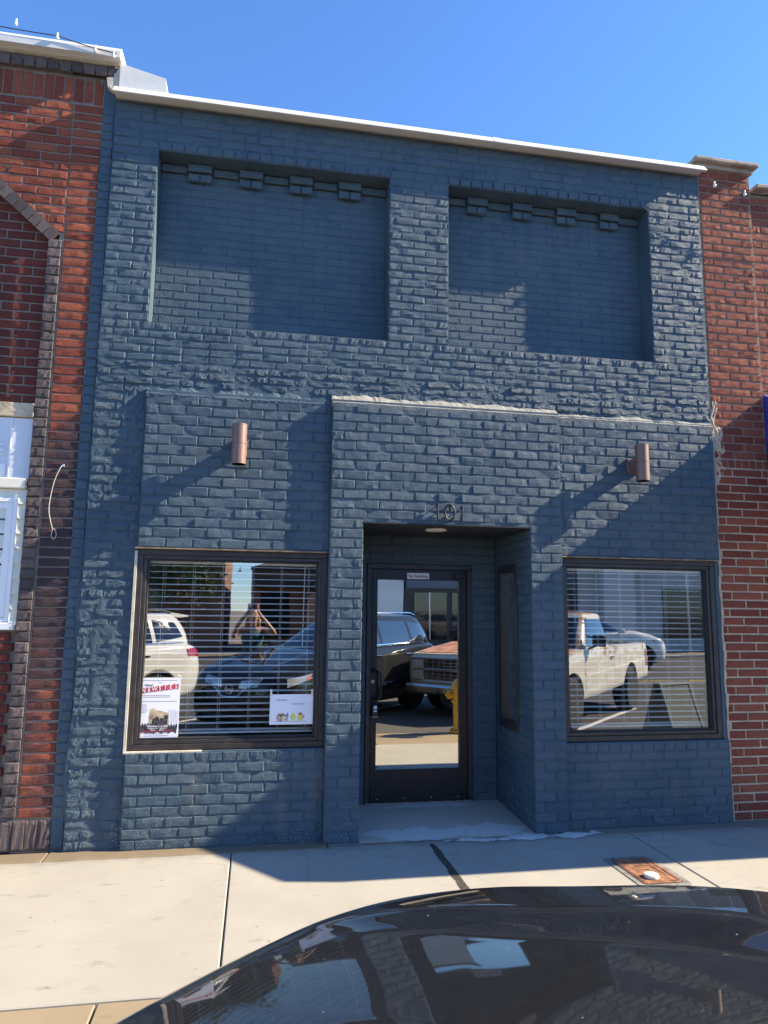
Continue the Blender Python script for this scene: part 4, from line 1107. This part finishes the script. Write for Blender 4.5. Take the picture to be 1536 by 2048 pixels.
def pickup(C, rz):
    T = thing('pickup_truck', 'old white pickup truck with rusty bonnet and roof mirrored in door and window', 'truck', (C[0], C[1], ZS), rz)
    stn = [(2.60, .93, .50, .975), (2.55, .955, .44, 1.03), (2.45, .97, .42, 1.05), (1.2, .985, .44, 1.19), (.0, .985, .46, 1.20), (-1.2, .985, .50, 1.20), (-2.5, .98, .55, 1.20), (-2.6, .97, .58, 1.19)]
    def prof(hw, zb, zt):
        return [(0, zb), (hw*.85, zb), (hw-.03, zb+.02), (hw-.01, zb+.15), (hw, zb+.34), (hw-.012, zb+.37), (hw-.012, zt-.16), (hw-.02, zt-.10), (hw-.035, zt-.03), (hw-.07, zt), (hw*.6, zt+.012), (hw*.2, zt+.018), (0, zt+.018)]
    body = loft_x(stn, prof, 60, 44)
    cut = MB()
    for x in (1.62, -1.45):
        for s_ in (-1, 1): cut.lathe([(.455, s_*.62), (.455, s_*1.3)], 36, (x, 0, .42), 'y')
    cut.box(-2.52, -.62, -.80, .80, .72, 1.6)
    part('body', bool_cut(body, cut, 30), 'paint_patina', T); bv = bvh_of(body)
    part('hood', decal(bv, [(2.50, -.84, 3), (1.22, -.86, 3), (1.22, .86, 3), (2.50, .84, 3)], (0, 0, -1), 24, 24, .012, 3), 'rust_panel', T)
    cab = loft_z([(1.14, 1.14, -.56, .92), (1.22, 1.08, -.55, .91), (1.45, .86, -.53, .85), (1.66, .64, -.49, .785), (1.75, .52, -.47, .75), (1.775, .42, -.42, .68), (1.785, .2, -.3, .5)], 56, 9., 22)
    part('cab', cab, 'paint_patina', T); cv = bvh_of(cab)
    part('roof', decal(cv, [(.46, -.70, 3), (-.44, -.70, 3), (-.44, .70, 3), (.46, .70, 3)], (0, 0, -1), 14, 14, .006, 3), 'rust_panel', T)
    part('windshield', decal(cv, [(3, -.80, 1.22), (3, .80, 1.22), (3, .70, 1.69), (3, -.70, 1.69)], (-1, 0, 0), 12, 6, .004), 'car_glass', T)
    part('rear_window', decal(cv, [(-3, -.66, 1.26), (-3, .66, 1.26), (-3, .62, 1.66), (-3, -.62, 1.66)], (1, 0, 0), 8, 4, .004), 'car_glass', T)
    for s_ in (-1, 1):
        part('side_window', decal(cv, [(.84, 3*s_, 1.23), (-.40, 3*s_, 1.23), (-.38, 3*s_, 1.68), (.50, 3*s_, 1.68)], (0, -s_, 0), 8, 6, .004), 'car_glass', T)
        for xx in (1.08, -.46): part('door_seam', decal(bv, [(xx, 3*s_, .56), (xx-.008, 3*s_, .56), (xx-.008, 3*s_, 1.17), (xx, 3*s_, 1.17)], (0, -s_, 0), 1, 8, .0015), 'seal', T)
        part('door_handle', MB().box(-.40, -.24, s_*.985-.02, s_*.985+.02, 1.02, 1.05, .006), 'chrome', T)
        part('mirror', MB().box(.70, .78, s_*1.10-.11, s_*1.10+.11, 1.24, 1.42, .02).tube([(.80, s_*.93, 1.2), (.75, s_*1.05, 1.25)], .014, 8).tube([(.80, s_*.90, 1.4), (.75, s_*1.05, 1.38)], .012, 8), 'plastic_black', T)
        for z in (.675, .86):
            h = part('headlight', MB().box(2.575, 2.635, s_*.78-.115, s_*.78+.115, z-.075, z+.075, .01), 'lens_clear', T)
            part('headlight_rim', MB().box(2.57, 2.628, s_*.78-.128, s_*.78+.128, z-.088, z+.088, .008), 'chrome', h)
        part('side_marker', decal(bv, [(2.40, 3*s_, .86), (2.24, 3*s_, .78), (2.24, 3*s_, .84), (2.40, 3*s_, .84)], (0, -s_, 0), 3, 2, .01), 'lens_orange', T)
        part('tail_light', decal(bv, [(-2.46, 3*s_, .76), (-2.57, 3*s_, .76), (-2.57, 3*s_, 1.08), (-2.46, 3*s_, 1.08)], (0, -s_, 0), 3, 4, .01), 'lens_red', T)
        for x in (1.62, -1.45): wheel(T, x, s_*.86, .395, .27, s_, 'chrome', 8)
    part('grille', MB().box(2.565, 2.60, -.66, .66, .595, .945), 'plastic_black', T)
    g = MB().box(2.58, 2.632, -.92, .92, .94, .98, .006).box(2.58, 2.632, -.92, .92, .557, .587, .006).box(2.585, 2.628, -.66, .66, .747, .79, .005)
    part('grille_frame', g, 'chrome', T)
    g = MB()
    for i in range(11): g.box(2.595, 2.612, -.60+i*.12-.006, -.60+i*.12+.006, .59, .94)
    for z in (.64, .695, .84, .895): g.box(2.592, 2.614, -.655, .655, z-.005, z+.005)
    part('grille_bars', g, 'rim_silver', T)
    b = MB().box(2.60, 2.76, -.97, .97, .365, .53, .035); part('front_bumper', b, 'chrome', T)
    part('rear_bumper', MB().box(-2.76, -2.62, -.95, .95, .50, .66, .03), 'chrome', T)
    part('bed_floor', MB().box(-2.52, -.62, -.80, .80, .70, .725), 'plastic_black', T)
    part('underbody', MB().box(-2.4, 2.4, -.55, .55, .36, .60), 'plastic_black', T)
    return T
pickup((5.25, -6.42), H45)

# ================================================================== street furniture
hy = thing('fire_hydrant', 'yellow fire hydrant at the kerb mirrored in the glass door', 'hydrant', (2.93, -2.90+.12, 0))
b = MB().lathe([(.15, 0), (.15, .03), (.105, .035), (.10, .06), (.10, .40), (.125, .41), (.125, .44), (.105, .445), (.105, .60), (.135, .61), (.135, .635), (.12, .64), (.105, .69), (.07, .73), (.03, .745)], 24)
part('barrel', b, 'hydrant_yellow', hy)
part('operating_nut', MB().lathe([(.028, .74), (.024, .80)], 5, smooth=False), 'hydrant_yellow', hy)
part('pumper_nozzle', MB().lathe([(.075, .08), (.075, .16), (.085, .165), (.085, .20), (.03, .205), (.03, .235)], 16, (0, 0, .52), 'y'), 'hydrant_yellow', hy)
for s_ in (-1, 1): part('hose_nozzle', MB().lathe([(.052, s_*.08), (.052, s_*.15), (.062, s_*.155), (.062, s_*.185), (.022, s_*.19), (.022, s_*.215)], 16, (0, 0, .52), 'x'), 'hydrant_yellow', hy)
b = MB()
for k in range(8): b.lathe([(.012, .02), (.012, .05)], 6, (.128*math.cos(k*.785), .128*math.sin(k*.785), 0))
part('flange_bolt', b, 'rust_iron', hy)

sb = thing('sidewalk_sign', 'dark folding sidewalk sign mirrored low in the right-hand window', 'sign', (5.02, -2.36, 0), rad(66))
for s_ in (-1, 1):
    M4 = Matrix.Translation((s_*.16, 0, .45)) @ Matrix.Rotation(-s_*rad(17), 4, 'Y')
    fr = MB().box(-.014, .014, -.31, -.27, -.46, .46).box(-.014, .014, .27, .31, -.46, .46).box(-.014, .014, -.27, .27, .42, .46).box(-.014, .014, -.27, .27, -.36, -.32)
    p = part('frame', fr.xf(M4), 'board_frame', sb)
    part('board', MB().box(-.006, .006, -.27, .27, -.32, .42).xf(M4), 'board_green', p)

mc = thing('meter_cover', 'rusty water meter cover set in the sidewalk with a white disc', 'meter cover', (2.632, -.93, 0))
def rrect(hx, hy_, r, n=5):
    pts = []
    for cx, cy, a0 in ((hx-r, hy_-r, 0), (-hx+r, hy_-r, 90), (-hx+r, -hy_+r, 180), (hx-r, -hy_+r, 270)):
        for k in range(n+1): a = rad(a0+90*k/n); pts.append((cx+r*math.cos(a), cy+r*math.sin(a)))
    return pts
part('frame', MB().prism(rrect(.178, .272, .04), 'z', -.03, .0045), 'iron_frame', mc)
part('frame_gap', MB().prism(rrect(.140, .226, .03), 'z', -.02, .0062), 'seal', mc)
part('lid', MB().prism(rrect(.134, .220, .028), 'z', -.02, .0085), 'rust_iron', mc)
b = MB(); b.box(.085, .095, -.09, .19, .0085, .0105); 
for x in (-.118, .118): b.box(x-.004, x+.004, -.19, .19, .0085, .012)
for y in (-.20, .20): b.box(-.11, .11, y-.004, y+.004, .0085, .012)
r = random.Random(2)
for rowy in (.08, .045, .01):
    for i in range(9):
        if r.random() < .85: b.box(-.07+i*.016, -.07+i*.016+.009, rowy-.009, rowy+.009, .0085, .0115)
for i in range(11):
    for j in range(16):
        x, y = -.10+i*.0175, -.185+j*.0235
        if y < -.02 or x < -.08: b.box(x, x+.006, y, y+.006, .0085, .0105)
part('raised_pattern', b, 'rust_iron', mc)
part('slot', MB().box(.070, .078, -.06, .17, .0086, .0092), 'seal', mc)
part('disc', MB().lathe([(.044, .008), (.048, .012), (.048, .026), (.043, .031), (.02, .0325)], 28, (-.035, -.125, 0)), 'white_plastic', mc)

# ================================================================== the person taking the picture
PP = Vector((-.03, -5.86, ZS)); GZ = -ZS
pe = thing('person', 'person in a teal top holding up a phone, mirrored beside the black car', 'person', PP)
def skin_mesh(chains, root, sub=2):
    """chains: list of lists of (key, pos, radius); shared keys join"""
    idx = {}; vs = []; rs = []; es = []
    for ch in chains:
        prev = None
        for key, p, r_ in ch:
            if key not in idx: idx[key] = len(vs); vs.append(p); rs.append(r_)
            if prev is not None: es.append((prev, idx[key]))
            prev = idx[key]
    me = bpy.data.meshes.new('skin'); me.from_pydata(vs, es, [])
    o = bpy.data.objects.new('tmp', me); COL.objects.link(o)
    o.modifiers.new('s', 'SKIN'); 
    md = o.modifiers.new('u', 'SUBSURF'); md.levels = sub; md.render_levels = sub
    lay = me.skin_vertices[0].data if me.skin_vertices else None
    if lay is None:
        bm = bmesh.new(); bm.from_mesh(me); bm.verts.layers.skin.verify(); bm.to_mesh(me); bm.free(); lay = me.skin_vertices[0].data
    for i, r_ in enumerate(rs): lay[i].radius = r_ if isinstance(r_, tuple) else (r_, r_); lay[i].use_root = (i == idx[root])
    bpy.context.view_layer.update()
    out = bpy.data.meshes.new_from_object(o.evaluated_get(bpy.context.evaluated_depsgraph_get()))
    bpy.data.objects.remove(o)
    out.polygons.foreach_set('use_smooth', [True]*len(out.polygons))
    return out
g = GZ   # street to pavement datum: feet on the street (local z = 0)
def body_chains(k=1.0):
    c = [[('pel', (0, 0, .98), (.15, .11)), ('wst', (0, 0, 1.12), (.125, .09)), ('rib', (0, -.01, 1.28), (.145, .10)), ('chs', (0, -.01, 1.42), (.13, .095)), ('nck', (0, .01, 1.54), (.052, .052)), ('jaw', (0, .03, 1.62), (.074, .085)), ('hed', (0, .025, 1.70), (.094, .112)), ('crn', (0, .015, 1.79), (.072, .088))]]
    for s_, hx in ((-1, -.062), (1, .062)):
        c.append([('chs', (0, -.01, 1.42), .11), ('sh%d' % s_, (s_*.175, -.01, 1.45), (.055, .055)), ('ua%d' % s_, (s_*.26, .07, 1.42 if s_ > 0 else 1.39), (.050, .050)), ('el%d' % s_, (.345, .15, 1.40) if s_ > 0 else (-.30, .17, 1.35), (.042, .042)), ('fa%d' % s_, (s_*.22, .22, 1.55), (.038, .038)), ('wr%d' % s_, (s_*.10, .27, 1.70), (.023, .027)), ('pm%d' % s_, (hx, .285, 1.77), (.02, .036)), ('kn%d' % s_, (hx*.95, .30, 1.82), (.014, .036))])
        c.append([('pel', (0, 0, .98), .1), ('hip%d' % s_, (s_*.09, 0, .90), (.092, .095)), ('th%d' % s_, (s_*.10, .01, .70), (.078, .08)), ('kne%d' % s_, (s_*.10, .03, .50), (.055, .058)), ('clf%d' % s_, (s_*.10, 0, .34), (.052, .056)), ('ank%d' % s_, (s_*.10, -.01, .10), (.036, .038)), ('ft%d' % s_, (s_*.105, .06, .045), (.04, .035)), ('toe%d' % s_, (s_*.11, .15, .03), (.04, .022))])
    return c
bme = skin_mesh(body_chains(), 'pel', 2)
bm = bmesh.new(); bm.from_mesh(bme)
add = MB()
for s_ in (-1, 1):                                                  # fingers wrapped round the phone, thumbs along its edge
    for k in range(4):
        z = 1.855-k*.021; L_ = (.040, .046, .044, .036)[k]
        add.tube([(s_*.074, .285, z-.012), (s_*.078, .315, z), (s_*.060, .325+.002*k, z+.004), (s_*(.060-L_*.8), .322, z+.003)], [.010, .0095, .0085, .007], 8)
    add.tube([(s_*.066, .270, 1.772), (s_*.056, .264, 1.80), (s_*.030, .268, 1.825)], [.012, .011, .008], 8)
    add.lathe([(.004, -.012), (.016, -.01), (.018, .004), (.010, .014)], 10, (s_*.080, .02, 1.695), 'x')   # ear
    add.lathe([(.003, 0), (.011, .002), (.011, .006), (.002, .010)], 10, (s_*.032, .105, 1.705), 'y')       # eye
add.tube([(0, .112, 1.715), (0, .128, 1.685), (0, .118, 1.668)], [.009, .014, .010], 8)                     # nose
add.tube([(-.026, .098, 1.640), (0, .106, 1.642), (.026, .098, 1.640)], [.005, .008, .005], 8)              # mouth
ame = add.mesh('add'); bm.from_mesh(ame); bm.to_mesh(bme); bm.free()
bme.polygons.foreach_set('use_smooth', [True]*len(bme.polygons))
part('body', bme, 'skin', pe)
top = skin_mesh([[('a', (0, 0, 1.00), (.18, .14)), ('b', (0, 0, 1.14), (.165, .125)), ('c', (0, -.01, 1.32), (.20, .15)), ('d', (0, -.01, 1.47), (.185, .135))]], 'b', 2)
part('tank_top', top, 'teal_cloth', pe)
sh_ = skin_mesh([[('a', (0, 0, 1.03), (.17, .13)), ('b', (0, 0, .95), (.18, .14))], [('b', 0, 0), ('l', (-.095, 0, .86), (.10, .105)), ('l2', (-.10, .01, .68), (.088, .092))], [('b', 0, 0), ('r', (.095, 0, .86), (.10, .105)), ('r2', (.10, .01, .68), (.088, .092))]], 'b', 2)
part('shorts', sh_, 'dark_cloth', pe)
hb = MB(); rr = random.Random(6)
hair = skin_mesh([[('t', (0, -.005, 1.765), (.085, .10)), ('k', (0, -.045, 1.68), (.095, .075)), ('n', (0, -.07, 1.55), (.10, .055)), ('m', (-.01, -.085, 1.40), (.095, .04)), ('e', (-.015, -.085, 1.27), (.06, .025))], [('k', 0, 0), ('s1', (-.082, .02, 1.62), (.03, .045)), ('s2', (-.105, .045, 1.48), (.028, .035)), ('s3', (-.10, .07, 1.36), (.016, .02))], [('k', 0, 0), ('q1', (.082, .015, 1.62), (.028, .04)), ('q2', (.09, .03, 1.50), (.022, .03))]], 't', 2)
part('hair', hair, 'hair_blonde', pe)
part('shoe', MB().box(-.155, -.055, -.06, .20, 0, .055, .02), 'dark_cloth', pe); part('shoe', MB().box(.055, .155, -.06, .20, 0, .055, .02), 'dark_cloth', pe)
ph = thing('phone', 'dark blue phone held up in both hands by the mirrored person', 'phone', (PP.x, PP.y+.31, ZS+1.805))
part('case', MB().box(-.039, .039, -.006, .003, -.040, .075, .004), 'phone_blue', ph)
part('camera_bump', MB().box(-.03, .0, .003, .006, .03, .068, .002), 'glasses_dark', ph)

# ================================================================== across the street (seen in the glass)
def far_building(name, label, x0, x1, zt, mat, y=-24.2, feats=()):
    T = thing(name, label, 'building', ((x0+x1)/2, y, 0))
    part('wall', MB().box(x0, x1, y-8, y, -.1, zt), mat, T, True)
    part('coping', MB().box(x0-.05, x1+.05, y-.3, y+.08, zt, zt+.14), 'far_roof', T, True)
    for nm, a, mt in feats: part(nm, MB().box(a[0], a[1], y-.02 if len(a) < 5 else y, y+(.05 if len(a) < 5 else a[4]), a[2], a[3]), mt, T, True)
    return T
far_building('brown_shop', 'brown brick shop across the street behind the mirrored tree', -14, -1.3, 4.1, 'far_brown', feats=[('window', (-12.5+i*2.4, -10.8+i*2.4, .6, 2.5), 'glass_far') for i in range(4)]+[('awning', (-13, -2, 2.7, 3.2, .9), 'far_roof'), ('cornice', (-14, -1.3, 3.6, 3.8, .2), 'far_tan')])
gb = far_building('gabled_shop', 'brown brick shop with low gable and tan arched panel across the street', -.2, 4.2, 3.3, 'far_brown', feats=[('window', (.2, 1.4, .5, 2.4), 'glass_far'), ('awning', (-.1, 4.1, 2.55, 2.95, .7), 'far_roof')])
part('gable', MB().prism([(-.2, 3.44), (4.2, 3.44), (4.2, 4.1), (2.6, 4.25), (.9, 3.8)], 'y', -24.6, -24.25), 'far_brown', gb, True)
part('arched_panel', MB().prism([(2.1, .3), (3.0, .3)]+[(2.55+.45*math.cos(a), 2.0+.45*math.sin(a)) for a in [i*math.pi/10 for i in range(11)]], 'y', -24.2, -23.4), 'far_tan', gb, True)
far_building('grey_building', 'light grey plain building across the street', 4.25, 6.6, 6.2, 'far_grey')
far_building('dark_shop', 'dark shop front with slate fascia across the street', 6.65, 14.2, 5.0, 'far_dark', feats=[('fascia', (6.7, 14.1, 2.7, 4.4, .1), 'far_slate')]+[('window', (7.1+i*1.75, 8.6+i*1.75, .4, 2.5), 'glass_far') for i in range(4)]+[('mullion', (7.8+i*1.75, 7.86+i*1.75, .4, 2.5, .07), 'rim_silver') for i in range(4)])
far_building('stone_building', 'pale grey building with wide pier across the street', 14.3, 30, 5.6, 'far_stone', feats=[('pier', (15.4, 16.9, 0, 5.5, .4), 'far_grey'), ('window', (18.5, 22, .6, 2.8), 'glass_far')])
def tree(x, y, h, label):
    T = thing('street_tree', label, 'tree', (x, y, 0))
    b = MB().tube([(0, 0, -.1), (.03, 0, .8), (.0, .05, 1.7), (.05, 0, 2.5), (0, .05, h*.7)], [.17, .14, .12, .10, .04], 10)
    r = random.Random(int(x*10)); ends = []
    for k in range(9):
        a = k*2.4; p0 = Vector((.02, .02, 1.6+k*.22)); p1 = p0+Vector((math.cos(a)*.7, math.sin(a)*.7, .6)); p2 = p1+Vector((math.cos(a+.3)*.6, math.sin(a+.3)*.6, .5))
        b.tube([p0, p1, p2], [.06, .04, .015], 7); ends += [p1, p2]
    part('trunk', b, 'bark', T)
    for mt, cnt in (('leaf', 2600), ('leaf_light', 1100)):
        lf = MB(); vs = []; fs = []
        for i in range(cnt):
            c = r.choice(ends)+Vector((r.gauss(0, .38), r.gauss(0, .38), r.gauss(.1, .34)))
            q = Matrix.Rotation(r.uniform(0, 6.28), 3, 'Z') @ Matrix.Rotation(r.uniform(-1.2, 1.2), 3, 'X'); s_ = r.uniform(.05, .11)
            o = len(vs); vs += [c+q @ Vector(p) for p in ((-s_, 0, 0), (0, -s_*.55, .02), (s_, 0, 0), (0, s_*.55, .02))]; fs.append((o, o+1, o+2, o+3))
        lf.add(vs, fs); part('crown', lf, mt, T, fix=False)
tree(-3.0, -21.8, 4.6, 'leafy street tree across the street before the brown shop')
